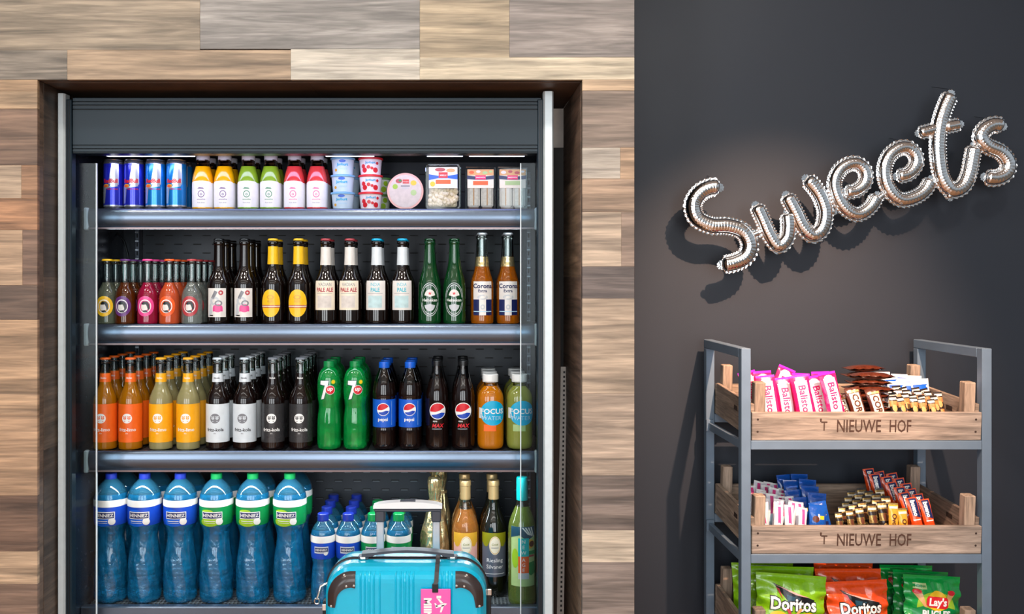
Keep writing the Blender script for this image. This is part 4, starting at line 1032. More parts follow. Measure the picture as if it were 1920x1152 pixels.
# ------------------------------------------------------------------ foil script balloon
pm('foil', (250, 250, 250), .035, 1.0, bump=.22, bscale=38)
YBAL = 2.615
def catmull(P, n=7):
    out = []
    Q = [P[0]] + list(P) + [P[-1]]
    for i in range(1, len(Q) - 2):
        p0, p1, p2, p3 = Q[i - 1], Q[i], Q[i + 1], Q[i + 2]
        for k in range(n):
            t = k / n
            out.append(tuple(.5 * ((2 * b) + (-a + c) * t + (2 * a - 5 * b + 4 * c - d) * t * t + (-a + 3 * b - 3 * c + d) * t ** 3) for a, b, c, d in zip(p0, p1, p2, p3)))
    out.append(P[-1]); return out
bal = thing('foil_balloon', 'silver foil balloon in script letters hanging before the dark wall', 'balloon', (PX(1600, YBAL), YBAL, PZ(340, YBAL)))
def letter(name, paths, r0=13.0):
    m = MB(); s_ = YBAL / F
    for pi, (pts, rr) in enumerate(paths):
        rr = rr * 1.08
        C = catmull(pts); L = [0]
        for a, b_ in zip(C, C[1:]): L.append(L[-1] + math.hypot(b_[0] - a[0], b_[1] - a[1]))
        N = max(10, int(L[-1] / 1.6)); Q = []
        j = 0
        for i in range(N + 1):
            t = L[-1] * i / N
            while j < len(L) - 2 and L[j + 1] < t: j += 1
            f = (t - L[j]) / max(1e-6, L[j + 1] - L[j]); Q.append((C[j][0] + (C[j + 1][0] - C[j][0]) * f, C[j][1] + (C[j + 1][1] - C[j][1]) * f))
        K = 20; vs = []; tot = L[-1]
        for i, (x, y) in enumerate(Q):
            a = Q[max(0, i - 1)]; b_ = Q[min(N, i + 1)]
            tx, ty = b_[0] - a[0], b_[1] - a[1]; l = math.hypot(tx, ty) or 1; tx /= l; ty /= l
            nx, ny = -ty, tx
            d_ = min(i, N - i) * tot / N; e = min(1.0, math.sqrt(max(0.0, 1 - (1 - min(1, d_ / rr)) ** 2)) + .12)
            r = rr * e; arc = i * tot / N
            puck = math.sin(arc * 1.15 + pi)
            ring = []
            for k in range(K):
                th = 2 * math.pi * k / K
                c, q = math.cos(th), math.sin(th)
                # inflated lens, puckered near the seam
                u = r * c * (1 + .035 * puck * abs(c) ** 3); v = r * .9 * (abs(q) ** 1.0) * (1 if q > 0 else -1) * (1 - .07 * puck * abs(c))
                ring.append((x + nx * u, y + ny * u, v * s_))
            for X_, Y_, d2 in ring: vs.append((PX(X_, YBAL) , -d2, PZ(Y_, YBAL)))
        fs = [[i * K + k, i * K + (k + 1) % K, (i + 1) * K + (k + 1) % K, (i + 1) * K + k] for i in range(N) for k in range(K)]
        fs += [list(range(K))[::-1], [N * K + k for k in range(K)]]
        m.add(vs, fs, 'foil', True)
        # flat crimped seam around the outline
        out = []
        def edge(i, sgn, w_):
            x, y = Q[i]; a = Q[max(0, i - 1)]; b_ = Q[min(N, i + 1)]
            tx, ty = b_[0] - a[0], b_[1] - a[1]; l = math.hypot(tx, ty) or 1
            d_ = min(i, N - i) * tot / N; e = min(1.0, math.sqrt(max(0.0, 1 - (1 - min(1, d_ / rr)) ** 2)) + .12)
            return (x - ty / l * sgn * (rr * e * .96 + w_), y + tx / l * sgn * (rr * e * .96 + w_))
        for sgn in (-1, 1):
            V = []; n_ = 0
            for i in range(N + 1):
                sc = 3.6 + 1.1 * math.sin(i * 1.6 * .95)
                wv = .0014 * math.sin(i * 1.6 * .95 + 1)
                for w_, dy in ((0, 0), (sc * .5, wv), (sc, -wv)):
                    X_, Y_ = edge(i, sgn, w_); V.append((PX(X_, YBAL), dy, PZ(Y_, YBAL)))
            fs = [[i * 3 + k, i * 3 + k + 1, (i + 1) * 3 + k + 1, (i + 1) * 3 + k] for i in range(N) for k in range(2)]
            m.add(V, fs, 'foil', True)
        for (x, y), (x2, y2) in ((Q[0], Q[2]), (Q[-1], Q[-3])):
            ang = math.atan2(y - y2, x - x2); V = [(PX(x, YBAL), 0, PZ(y, YBAL))]
            for k in range(13):
                a = ang - math.pi / 2 + math.pi * k / 12; q = rr * .35 + 3.4 + 1.0 * math.cos(k * 2.4)
                V.append((PX(x + q * math.cos(a), YBAL), .001 * (k % 2), PZ(y + q * math.sin(a), YBAL)))
            m.add(V, [(0, k, k + 1) for k in range(1, 13)], 'foil', True)
    o = m.build(name, bal, angle=60); o.location = (-bal.location.x, 0, -bal.location.z)
    return o
letter('letter_s', [([(1349, 352), (1331, 352), (1311, 363), (1299, 384), (1306, 409), (1333, 423), (1364, 424), (1392, 434), (1405, 458), (1398, 481), (1376, 493), (1353, 497)], 13.5), ([(1402, 446), (1415, 440), (1424, 436)], 5)])
letter('letter_w', [([(1417, 385), (1428, 408), (1442, 440), (1459, 461), (1474, 448), (1478, 425), (1476, 400)], 11.5), ([(1474, 366), (1489, 394), (1505, 425), (1524, 441), (1541, 429), (1547, 400), (1539, 371), (1524, 348), (1511, 335)], 12), ([(1546, 400), (1556, 398), (1565, 398)], 5)])
letter('letter_e', [([(1584, 360), (1604, 358), (1621, 343), (1622, 322), (1609, 308), (1591, 308), (1573, 321), (1564, 345), (1572, 374), (1589, 395), (1610, 402), (1632, 388), (1645, 366)], 10.5), ([(1640, 378), (1650, 370), (1658, 364)], 5)])
letter('letter_e', [([(1681, 331), (1703, 326), (1717, 309), (1716, 291), (1703, 278), (1686, 278), (1667, 292), (1658, 316), (1660, 341), (1672, 363), (1691, 375), (1715, 370), (1734, 357), (1746, 336)], 10.8)])
letter('letter_t', [([(1783, 176), (1772, 199), (1762, 230), (1758, 264), (1759, 301), (1766, 335), (1783, 356), (1803, 351), (1815, 330), (1822, 298), (1826, 274)], 12.2), ([(1722, 250), (1742, 245), (1757, 241)], 9.5), ([(1770, 239), (1786, 236), (1801, 233)], 9.5), ([(1779, 357), (1780, 366), (1782, 372)], 6)])
letter('letter_s', [([(1881, 237), (1863, 234), (1845, 243), (1838, 259), (1851, 274), (1876, 286), (1890, 306), (1885, 325), (1866, 334), (1846, 332)], 12.2), ([(1838, 268), (1830, 276), (1825, 283)], 5)])
# clear nylon threads and hooks holding it off the wall
for px, py in ((1345, 341), (1700, 268), (1783, 168), (1866, 226)):
    m = MB(); a = Vector((PX(px, YBAL), YBAL, PZ(py, YBAL))) - bal.location; b_ = Vector((PX(px, YBAL), YD - .0005, PZ(py, YBAL) + .03)) - bal.location
    m.tube([a, (a + b_) / 2, b_], .0007, 'film', 5); m.build('hanging_thread', bal)

# ------------------------------------------------------------------ suitcase
pm('case_blue', (0, 178, 214), .24, coat=.5, noise=.03, bump=.03, bscale=700)
pm('case_trim', (58, 50, 52), .45, noise=.1); pm('case_guard', (50, 38, 36), .35, noise=.1, coat=.3)
pm('chrome', (214, 212, 206), .15, .95); pm('handle_white', (232, 232, 232), .3, coat=.3); pm('tube_grey', (196, 200, 206), .3, .4)
pm('handle_grey', (62, 64, 72), .4); pm('tag_pink', (240, 96, 176), .4, coat=.2); pm('strap', (58, 54, 54), .5); pm('rubber', (24, 24, 26), .6)
SX0, SX1 = PX(611, 2.0), PX(913, 2.0)
SW = (SX1 - SX0) / 2; SCX = (SX0 + SX1) / 2
SY0, SYM, SY1 = 1.955, 2.03, 2.125
SZT = PZ(1047, 2.03)
su = thing('suitcase', 'turquoise hard shell suitcase with raised handle standing before the fridge', 'suitcase', (SCX, 2.03, 0))
SL = Vector((SCX, 2.03, 0))
def sp(m, name, parent=None):
    o = m.build(name, parent or su)
    if not parent: o.location = -SL
    return o
SH = SZT; SB = .05
def rrect(w_, z0, z1, r, n=10):
    o = []
    for sx_, cz_, a0 in ((1, z1 - r, 0), (-1, z1 - r, 90), (-1, z0 + r, 180), (1, z0 + r, 270)):
        for i in range(n + 1):
            a = math.radians(a0 + 90 * i / n); o.append((SCX + sx_ * (w_ - r) + r * math.cos(a), cz_ + r * math.sin(a)))
    return o
def shellmesh(y_open, y_face, matk, ribs=True):
    d = y_face - y_open; s_ = 1 if d > 0 else -1; D = abs(d); m = MB(); R0 = .062
    st = [(0, 0.0), (0.004, .45), (.014, .8)]
    rings = [(0.0, y_open), (.0005, y_open + s_ * D * .35), (.003, y_open + s_ * D * .62), (.009, y_open + s_ * D * .8), (.015, y_open + s_ * D * .92), (.023, y_face - s_ * .001), (.032, y_face)]
    P = [[(x, y, z) for x, z in rrect(SW - i_, SB + i_, SH - i_, max(.012, R0 - i_ * .7))] for i_, y in rings]
    n = len(P[0])
    for A, B in zip(P, P[1:]): m.add(A + B, [(i, (i + 1) % n, n + (i + 1) % n, n + i) for i in range(n)], matk, True)
    m.add(P[-1], [tuple(range(n))], matk, True)
    m.add(P[0], [tuple(range(n))], 'case_trim')
    if ribs:
        for px in (676, 684, 692, 701, 712, 742, 751, 759, 767, 775, 829, 838, 847):
            x = PX(px, SY0); w_ = .0026 if px not in (692, 759, 838) else .004
            zt, zb = SH - .026, SB + .026
            y0 = y_face + .001
            # raised half-round rib that follows the curved top edge
            pts = [(SH - .009, y_face - s_ * D * .2), (SH - .015, y_face - s_ * D * .08), (SH - .023, y_face - s_ * .001), (SH - .032, y_face), (SB + .032, y_face), (SB + .023, y_face - s_ * .001), (SB + .015, y_face - s_ * D * .08)]
            V = []
            for z, y in pts:
                for dx, dy in ((-w_, -.0008), (-w_ * .55, .0016), (0, .0024), (w_ * .55, .0016), (w_, -.0008)): V.append((x + dx, y + s_ * dy, z))
            m.add(V, [[i * 5 + k, i * 5 + k + 1, (i + 1) * 5 + k + 1, (i + 1) * 5 + k] for i in range(len(pts) - 1) for k in range(4)], matk, True)
    return m
sp(shellmesh(SYM - .008, SY0, 'case_blue'), 'front_shell')
sp(shellmesh(SYM + .008, SY1, 'case_blue', False), 'back_shell')
m = MB(); A = rrect(SW + .0015, SB - .0015, SH + .0015, .0635); B = rrect(SW - .004, SB + .004, SH - .004, .058)
n = len(A)
for P_, Q_, fl in ((A, A, 0),):
    m.add([(x, SYM - .0075, z) for x, z in A] + [(x, SYM + .0075, z) for x, z in A], [(i, (i + 1) % n, n + (i + 1) % n, n + i) for i in range(n)], 'case_trim', True)
m.add([(x, SYM - .0075, z) for x, z in A] + [(x, SYM - .0075, z) for x, z in B], [(i, (i + 1) % n, n + (i + 1) % n, n + i) for i in range(n)], 'case_trim')
m.add([(x, SYM + .0075, z) for x, z in A] + [(x, SYM + .0075, z) for x, z in B], [(i, (i + 1) % n, n + (i + 1) % n, n + i) for i in range(n)], 'case_trim')
for k in range(len(A) * 3):
    pass
m.tube([(x, SYM, z) for x, z in rrect(SW + .002, SB - .002, SH + .002, .064)] , .0018, 'rubber', 6, False)
sp(m, 'zipper_band')
# corner guards: a quarter-ring plate lying on the curved corner
def shell_y(x, z):
    i_ = min(SW - abs(x - SCX), SH - z)
    R0 = .062; r = R0
    cx_ = SW - R0; dx = abs(x - SCX) - cx_; dz = z - (SH - R0)
    if dx > 0 and dz > 0: i_ = R0 - math.hypot(dx, dz)
    D = SYM - .008 - SY0
    tb = [(0, D), (.0005, D * .65), (.003, D * .38), (.009, D * .2), (.015, D * .08), (.023, .001), (.032, 0)]
    if i_ <= 0: return SY0 + D * .6
    for a, b_ in zip(tb, tb[1:]):
        if i_ <= b_[0]: return SY0 + a[1] + (b_[1] - a[1]) * (i_ - a[0]) / (b_[0] - a[0])
    return SY0
for sgn in (-1, 1):
    m = MB(); K = 26; Wd = 8
    def gp(t, q, lift):
        # centreline: from the side down to the top edge around the corner
        o_, i__ = None, None
        if t < .38:
            z = SH - .062 - (.38 - t) / .38 * .022; xo, xi = .009, .030 - .004 * (1 - t / .38)
            x = SW - (xo + (xi - xo) * q); zz_ = z
            return (SCX + sgn * x, shell_y(SCX + sgn * x, zz_) - lift, zz_)
        if t > .84:
            f = (t - .84) / .16
            x = SW - .062 - f * .008; zo, zi = .009, .040 + .002 * f
            zz_ = SH - (zo + (zi - zo) * q)
            return (SCX + sgn * x, shell_y(SCX + sgn * x, zz_) - lift, zz_)
        a = (t - .38) / .46 * math.pi / 2
        ro = .053; ri = .032 - .010 * math.sin(a)
        r = ro + (ri - ro) * q
        x = SW - .062 + r * math.cos(a); zz_ = SH - .062 + r * math.sin(a)
        return (SCX + sgn * x, shell_y(SCX + sgn * x, zz_) - lift, zz_)
    m.grid(lambda a, b: gp(a, b, .0032 if 0.02 < b < .98 and .02 < a < .98 else .0032), K, Wd, 'case_guard', True, sgn > 0)
    for q in (0, 1): m.grid(lambda a, b: gp(a, q, .0032 * b - .001), K, 1, 'case_guard', True)
    for t_ in (0, 1): m.grid(lambda a, b: gp(t_, a, .0032 * b - .001), Wd, 1, 'case_guard', True)
    g = sp(m, 'corner_guard')
    for t_, q in ((.05, .5), (.72, .85), (.74, .12), (.95, .82)):
        x, y, z = gp(t_, q, .0036); m = MB()
        m.lathe([(0, 1.6), (2.2, 1.2), (3, 0)], 'chrome', 14, M=Matrix.Translation((x, y, z)) @ Matrix.Rotation(math.radians(90), 4, 'X'))
        m.build('rivet', g)
# side carry handle on top
HX0, HX1 = PX(679, 2.03), PX(851, 2.03)
m = MB()
hz = SH + .0025
V = []; nn = 20
for i in range(nn + 1):
    t = i / nn; x = HX0 + (HX1 - HX0) * t; b_ = math.sin(math.pi * t)
    zt = hz + .011 + .008 * b_ ** 1.4; zb = hz + .004 + (.009 * b_ ** 1.0 if .12 < t < .88 else 0)
    for y in (SYM - .013, SYM + .013): V += [(x, y, zb), (x, y, zt)]
m.add(V, [f for i in range(nn) for f in ([4 * i, 4 * i + 1, 4 * i + 5, 4 * i + 4], [4 * i + 3, 4 * i + 2, 4 * i + 6, 4 * i + 7], [4 * i + 1, 4 * i + 3, 4 * i + 7, 4 * i + 5], [4 * i + 2, 4 * i, 4 * i + 4, 4 * i + 6])] + [(0, 2, 3, 1), (4 * nn, 4 * nn + 1, 4 * nn + 3, 4 * nn + 2)], 'handle_grey', False)
for x in (HX0 + .004, HX1 - .004): m.box(x - .012, x + .012, SYM - .012, SYM + .012, SH - .001, hz + .004, 'handle_grey', .002)
for x in (HX0 + .003, HX1 - .003): m.box(x - .006, x + .006, SYM - .0145, SYM - .0122, SH + .001, SH + .006, 'chrome', .0008)
sp(m, 'carry_handle')
# telescopic handle
YT = 2.105
tx0, tx1 = PX(713, YT), PX(818, YT); zt_ = PZ(940, YT)
hd = MB()
V = []; nn = 16; xa, xb = PX(700.5, YT), PX(829, YT)
for i in range(nn + 1):
    t = i / nn; x = xa + (xb - xa) * t; b_ = math.sin(math.pi * t)
    zt = zt_ - .009 + .0095 * b_ ** .5; zb = zt_ - .0145
    for y in (YT - .014, YT + .014): V += [(x, y, zb), (x, y, zt)]
hd.add(V, [f for i in range(nn) for f in ([4 * i, 4 * i + 1, 4 * i + 5, 4 * i + 4], [4 * i + 3, 4 * i + 2, 4 * i + 6, 4 * i + 7], [4 * i + 1, 4 * i + 3, 4 * i + 7, 4 * i + 5], [4 * i + 2, 4 * i, 4 * i + 4, 4 * i + 6])] + [(0, 2, 3, 1), (4 * nn, 4 * nn + 1, 4 * nn + 3, 4 * nn + 2)], 'handle_white', False)
hd.box((xa + xb) / 2 - .018, (xa + xb) / 2 + .018, YT - .008, YT + .008, zt_ - .001, zt_ + .002, 'handle_grey', .001)
h = sp(hd, 'telescopic_handle')
m = MB(); m.box(xa + .002, xb - .002, YT - .013, YT + .013, zt_ - .0225, zt_ - .0146, 'handle_grey', .002)
for x in (tx0, tx1): m.box(x - .0115, x + .0115, YT - .012, YT + .012, zt_ - .047, zt_ - .02, 'handle_grey', .003)
m.build('grip_underside', h)
for x in (tx0, tx1):
    m = MB(); m.box(x - .0085, x + .0085, YT - .006, YT + .006, SH - .05, zt_ - .044, 'tube_grey', .002)
    if x == tx1:
        mp = lambda u, v, off=0: (x + u * .001, YT - .0062 - off * .001, v * .001)
        for i, ch in enumerate('ELITE'): m.text(ch, 0, (SH + .06) * 1000 - i * 11, 8, mp, 'ltgrey', .2)
    m.build('handle_tube', h)
# zipper lock hanging at the side
m = MB(); lx = PX(601, SYM) ; lz = PZ(1112, SYM)
m.tube([(SX0 + .001, SYM - .006, lz + .024), (lx + .002, SYM - .012, lz + .018), (lx - .002, SYM - .013, lz + .002), (lx - .006, SYM - .013, lz - .010)], .0032, 'chrome', 10)
m.tube([(lx - .006 + .0055 * math.cos(a), SYM - .013, lz - .014 + .0065 * math.sin(a)) for a in [i * math.pi / 8 for i in range(17)]], .0018, 'chrome', 8)
sp(m, 'zipper_puller')
m = MB(); m.box(SX0 - .010, SX0 + .001, SYM - .012, SYM + .012, lz - .10, lz - .016, 'rubber', .002); m.box(SX0 - .011, SX0 - .002, SYM - .013, SYM - .008, lz - .036, lz - .022, 'chrome', .001)
sp(m, 'side_lock')
m = MB(); m.box(SX1 - .001, SX1 + .010, SYM - .012, SYM + .012, lz - .14, lz + .004, 'rubber', .002)
m.box(SX1 + .001, SX1 + .011, SYM - .013, SYM - .009, lz - .002, lz + .012, 'chrome', .001)
m.box(SX1 - .0005, SX1 + .0085, SYM - .0135, SYM - .0115, lz - .135, lz - .128, 'chrome', .0005)
sp(m, 'side_lock')
for x in (SX0 + .05, SX1 - .05):
    for y in (SY0 + .045, SY1 - .045):
        m = MB(); m.box(x - .012, x + .012, y - .013, y + .013, .040, SB + .002, 'rubber', .002)
        m.lathe([(0, -9), (20, -9), (22, -6), (22, 6), (20, 9), (0, 9)], 'rubber', 24, M=Matrix.Translation((x, y, .022)) @ Matrix.Rotation(math.radians(90), 4, 'Y'))
        sp(m, 'wheel')
# luggage tag hanging from the handle
yt = SY0 - .0075
TX, TZ = PX(817, yt), PZ(1106, yt)
lt = thing('luggage_tag', 'pink luggage tag with white aeroplane hanging from the suitcase handle', 'luggage tag', (TX, 1.9, TZ))
TL = Vector((TX, 1.9, TZ))
m = MB(); V = []
pth = [(PX(821, 2.0), SYM - .0165, SH + .012), (PX(821, 2.0), SYM - .018, SH + .0075), (PX(821, 2.0), SYM - .030, SH + .0035), (PX(820, 1.97), SY0 + .024, SH + .001), (PX(819, 1.96), SY0 + .006, SH - .010), (PX(818, 1.955), SY0 - .006, SH - .026), (PX(816, yt), yt, TZ + .012), (PX(816, yt), yt, TZ - .004)]
for i, (x, y, z) in enumerate(pth):
    w_ = .0046
    up_ = .0014 if 2 <= i <= 4 else 0
    V += [(x - w_, y, z), (x + w_, y, z), (x + w_, y - .0014 + up_, z + up_), (x - w_, y - .0014 + up_, z + up_)]
n = len(pth)
m.add([tuple(Vector(v) - TL) for v in V], [f for i in range(n - 1) for f in ([4 * i + k, 4 * i + (k + 1) % 4, 4 * i + 4 + (k + 1) % 4, 4 * i + 4 + k] for k in range(4))] + [(0, 3, 2, 1), (4 * n - 4, 4 * n - 3, 4 * n - 2, 4 * n - 1)], 'strap', False)
m.build('strap', lt)
m = MB(); m.box(PX(816, yt) - .0065 - TX, PX(816, yt) + .0065 - TX, yt - .0035 - 1.9, yt + .0015 - 1.9, -.006, .012, 'rubber', .001); m.build('buckle', lt)
cw0, cw1 = PX(789, yt), PX(845, yt); cz1 = PZ(1105, yt)
m = MB(); m.box(cw0 - TX, cw1 - TX, yt - .0015 - 1.9, yt + .0015 - 1.9, cz1 - .108 - TZ, cz1 - TZ, 'tag_pink', .001)
mp = lambda u, v, off=0: ((cw0 + u * .001) - TX, yt - .0015 - off * .001 - 1.9, cz1 - v * .001 - TZ)
mq = lambda u, v, off=0: mp(v, u, off)        # text running down the card
m.text('MIINI', 0, 0, 22, lambda u, v, off=0: mp(15 + v, 44 + u, off), 'white', .3, bold=.05)
# aeroplane
def pl_(pts): m.poly([(u + 5, v) for u, v in pts], mp, 'white', .4)
pl_([(26, 36), (46, 30), (52, 31), (48, 35), (28, 41)]); pl_([(38, 31), (30, 20), (34, 19), (44, 30)]); pl_([(40, 35), (36, 50), (40, 50), (46, 33)]); pl_([(28, 38), (24, 30), (27, 30), (32, 37)])
m.poly([(34, 14), (44, 14), (44, 20), (34, 20)], mp, 'white', .4)
m.build('card', lt)

# ------------------------------------------------------------------ wooden crates
CW0, CW1 = RX0 + T + .0022, RX1 - T - .0022
def crate(z, label, dz=0.0):
    t = thing('wooden_crate', label, 'crate', ((CW0 + CW1) / 2, YR0 + .002, z + .0006), 'wooden crates on the rack', (math.radians(3.6), 0, 0))
    W_ = (CW1 - CW0) / 2
    tn = lambda: tint(random.choice([(164, 144, 126), (152, 132, 116), (170, 150, 132)]))
    m = MB(); m.box(-W_, W_, 0, .012, 0, .0725, 'crate_h', .0012, tint(random.choice([(154, 140, 128), (160, 146, 134)])))
    mp = lambda u, v, off=0: (u * .001, -.0002 - off * .001, v * .001)
    for st_, cu, cv, hh, ww in (("'", -119, 52, 9, 5), ('T', -110, 37, 24, 16), ('NIEUWE', -20, 37, 33, 114), ('HOF', 87, 37, 33, 56)):
        V_, _f = text_geo(st_, .012, 0.0)
        tw = max(v[0] for v in V_) - min(v[0] for v in V_); th_ = max(v[1] for v in V_) - min(v[1] for v in V_)
        m.text(st_, cu, cv, hh / th_, mp, 'stencil', .1, bold=.012, wx=(ww / tw) / (hh / th_))
    for sx_ in (-1, 1):
        for zz_ in (22, 54): m.disc(sx_ * (W_ * 1000 - 15), zz_, 3, 3, mp, 'nail', .2, 10)
    m.build('front_board', t)
    m = MB(); m.box(-W_, W_, .318, .330, 0, .088, 'crate_h', .0012, tn()); m.build('back_board', t)
    for sx_ in (-1, 1):
        a, b_ = (-W_, -W_ + .010) if sx_ < 0 else (W_ - .010, W_)
        m = MB(); m.box(a, b_, .0125, .3175, 0, .092, 'crate_h', .0012, tn())
        xx = a - .0003 if sx_ < 0 else a - .0003
        for q in (a - .0004, b_ + .0004):   # dark oblong hand hole
            m.add([(q, .120, .050), (q, .150, .050), (q, .150, .063), (q, .120, .063)], [(0, 1, 2, 3)], 'nail')
        m.build('side_board', t)
        for y0 in (.0125, .2895):
            xa_, xb_ = (-W_ + .0105, -W_ + .0385) if sx_ < 0 else (W_ - .0385, W_ - .0105)
            m = MB(); m.box(xa_, xb_, y0, y0 + .028, .009, .148, 'crate_v', .002, tn()); m.build('corner_post', t)
    m = MB()
    for k in range(6): m.box(-W_ + .011, W_ - .011, .042 + k * .042, .042 + k * .042 + .036, .001, .0085, 'crate_h', .0008, tn())
    m.build('slatted_base', t)
    return t
pm('stencil', (72, 50, 40), .7, noise=.3, nscale=200); pm('nail', (58, 44, 38), .7)
cr = [crate(ZS[0], 'wooden crate with pink and brown snack bars, topmost on the rack'), crate(ZS[1], 'wooden crate with blue and orange snack bars, middle of the rack'), crate(ZS[2], 'wooden crate holding crisp bags, lowest on the rack')]
# ------------------------------------------------------------------ wrapped bars
def bagfn(w_, h_, t_, wr=1.0, seed=0, neck=.06):
    rnd = random.Random(seed); ph = [rnd.random() * 6.28 for _ in range(6)]
    def f(u, v, front=True):
        """u, v in -1..1 / 0..1; returns local position, front face towards -y"""
        e = max(0.0, math.sin(math.pi * min(1, max(0, (v - .05) / .9))))
        th = t_ / 2 * (max(0, 1 - abs(u) ** 2.6) ** .7) * e ** .55 + .0004
        x = u * w_ / 2 * (1 - neck * math.sin(math.pi * v))
        z = v * h_
        ends = math.exp(-((v) / .22) ** 2) + math.exp(-((1 - v) / .22) ** 2)
        edge = abs(u) ** 3
        wv = math.sin(u * 9 + ph[0]) * .5 + math.sin(u * 17 + ph[1] + v * 3) * .35 + math.sin(u * 5 + v * 14 + ph[2]) * .3
        s2 = math.sin(v * 26 + ph[3] + u * 2) * edge
        k = t_ * .09 * wr
        th2 = th + k * wv * ends * min(1, e * 2 + .05) + k * .8 * s2 * min(1, e * 3)
        th2 = max(.0003, th2)
        return (x, -th2 if front else th2, z)
    return f
def bagmesh(m, f, main, seal=None, nu=18, nv=26, zones=None):
    for front in (True, False):
        vs = [f(-1 + 2 * i / nu, j / nv, front) for j in range(nv + 1) for i in range(nu + 1)]
        for j in range(nv):
            v = (j + .5) / nv
            mt = main
            if seal and (v < .055 or v > .945): mt = seal
            if zones:
                for a, b_, k in zones:
                    if a <= v < b_: mt = k
            fs = []
            for i in range(nu):
                a = j * (nu + 1) + i; q = [a, a + 1, a + nu + 2, a + nu + 1]
                fs.append(q if front else q[::-1])
            n0 = len(m.v)
            if j == 0: m.add(vs, fs, mt, True); base = n0
            else:
                for q in fs: m.f.append([x + base for x in q]); m.m.append(mt); m.s.append(True); m.c.append(None)
    # close the sides
def bagmap(f, w_, h_):
    def mp(u, v, off=0.0):
        q = f(max(-1, min(1, u / (w_ * 500))), max(0, min(1, v / (h_ * 1000))), True)
        return (q[0], q[1] - off * .001, q[2])
    return mp
for k_ in ('hotpink', 'choc', 'packblue', 'navy', 'white', 'magenta', 'violet', 'bagora', 'baglime', 'baggreen', 'gold', 'foilgold'):
    c_ = COLS[k_]; pm('w_' + k_, c_, .22, coat=.5, noise=.1, nscale=120, bump=.15, bscale=160)
pm('w_foilgold', (176, 146, 88), .25, .6, noise=.3, nscale=120, bump=.4, bscale=200); pm('w_blackgold', (40, 30, 26), .25, coat=.5, noise=.3, nscale=90)
pm('w_brownred', (84, 36, 20), .22, coat=.6, noise=.25, nscale=100, bump=.3, bscale=150); pm('w_tan', (196, 130, 76), .3, noise=.3, nscale=90, coat=.3)
pm('w_stripe', (226, 226, 234), .25, coat=.5, noise=.1, bump=.3, bscale=150)
def bar(name, cat, label, group, w_, h_, t_, main, seal, draw, seed=1, zones=None):
    m = MB(); f = bagfn(w_, h_, t_, 1.0, seed); bagmesh(m, f, main, seal, 10, 20, zones); draw(m, bagmap(f, w_, h_))
    o = m.build(name, None, angle=60); tag(o, label, cat, group); return o
def d_pink(m, mp):
    m.rect(-16, 17, 8, 106, mp, 'white', .5, 6); m.text('Balisto', 1, 58, 27, mp, 'hotpink', .9, bold=.02, rot=-90); m.disc(0, 106, 13, 8, mp, 'offwhite', .7, 14); m.rect(-16, 16, 4, 12, mp, 'gold', .8, 3)
def d_brown(m, mp):
    m.rect(-13, 14, 10, 96, mp, 'cream', .5, 6); m.text('CORNY', 1, 52, 23, mp, 'choc', .9, bold=.035, rot=-90); m.rect(-16, 16, 98, 104, mp, 'tan', .6, 3)
def d_blue(m, mp):
    m.rect(-20, 20, 46, 62, mp, 'blue', .5, 5); m.disc(0, 30, 12, 10, mp, 'violet', .6, 14, ring=.6); m.rect(-18, 18, 10, 18, mp, 'blue', .5, 4)
def d_gold(m, mp):
    m.disc(0, 40, 8, 17, mp, 'tan', .5, 14); m.disc(0, 76, 8, 12, mp, 'tan', .5, 14); m.rect(-12, 12, 104, 112, mp, 'cream', .5, 3)
def d_milk(m, mp):
    m.rect(-4, 6, 8, 112, mp, 'pink', .5, 2); m.disc(0, 40, 9, 20, mp, 'paleblue', .6, 12)
def d_dblue(m, mp):
    m.rect(-19, 17, 34, 44, mp, 'navy', .5, 3); m.disc(-8, 60, 10, 9, mp, 'choc', .5, 12); m.rect(4, 16, 60, 70, mp, 'yellow', .5, 2); m.rect(-2, 3, 58, 74, mp, 'white', .5, 1)
def d_leaf(m, mp):
    m.disc(0, 30, 7, 14, mp, 'foilgold', .5, 12); m.rect(-12, 12, 84, 90, mp, 'cream', .5, 3); m.disc(2, 60, 6, 10, mp, 'brown', .5, 12)
def d_orange(m, mp):
    m.poly([(-8, 74), (13, 66), (13, 119), (-8, 119)], mp, 'navy', .5); m.text('bueno', 1, 93, 17, mp, 'white', .9, bold=.05, rot=-90); m.rect(-10, 12, 60, 63, mp, 'offwhite', .6, 3)
def d_yel(m, mp): m.text('Ovo', 0, 50, 17, mp, 'choc', .9, bold=.03, rot=-90); m.rect(-11, 11, 78, 84, mp, 'cream', .6, 3)
FIRST = {}
def place(kind, mk, cri, x, y, z, rx, ry, rz, label, s_=1.0):
    """put a pack into crate cri; x along the crate from its middle, y depth, z height of the lower edge"""
    first = kind not in FIRST
    if first: FIRST[kind] = mk()
    D_ = [[v.co[i] for v in FIRST[kind].data.vertices] for i in range(3)]
    W_, T_, H_ = max(D_[0]) * 2, max(D_[1]) * 2, max(D_[2])
    low = z - W_ / 2 * abs(math.sin(math.radians(ry))) - T_ * .15
    if low < .0092: s_ = max(.6, (H_ - (.0092 - low)) / H_); z += .0092 - low
    c = cr[cri]; M0 = Matrix.Translation(c.location) @ Matrix.Rotation(math.radians(3.6), 4, 'X')
    M1 = M0 @ Matrix.Translation((x, y, z)) @ Matrix.Rotation(math.radians(rz), 4, 'Z') @ Matrix.Rotation(math.radians(rx), 4, 'X') @ Matrix.Rotation(math.radians(ry), 4, 'Y')
    if first: o = FIRST[kind]
    else: o = FIRST[kind].copy(); COL.objects.link(o)
    o['label'] = label; o.rotation_mode = 'XYZ'; o.location = M1.to_translation(); o.rotation_euler = M1.to_euler(); o.scale = (s_, s_, s_)
    return o
def cxp(px, y=.06): return PX(px, YR0 + y) - (CW0 + CW1) / 2
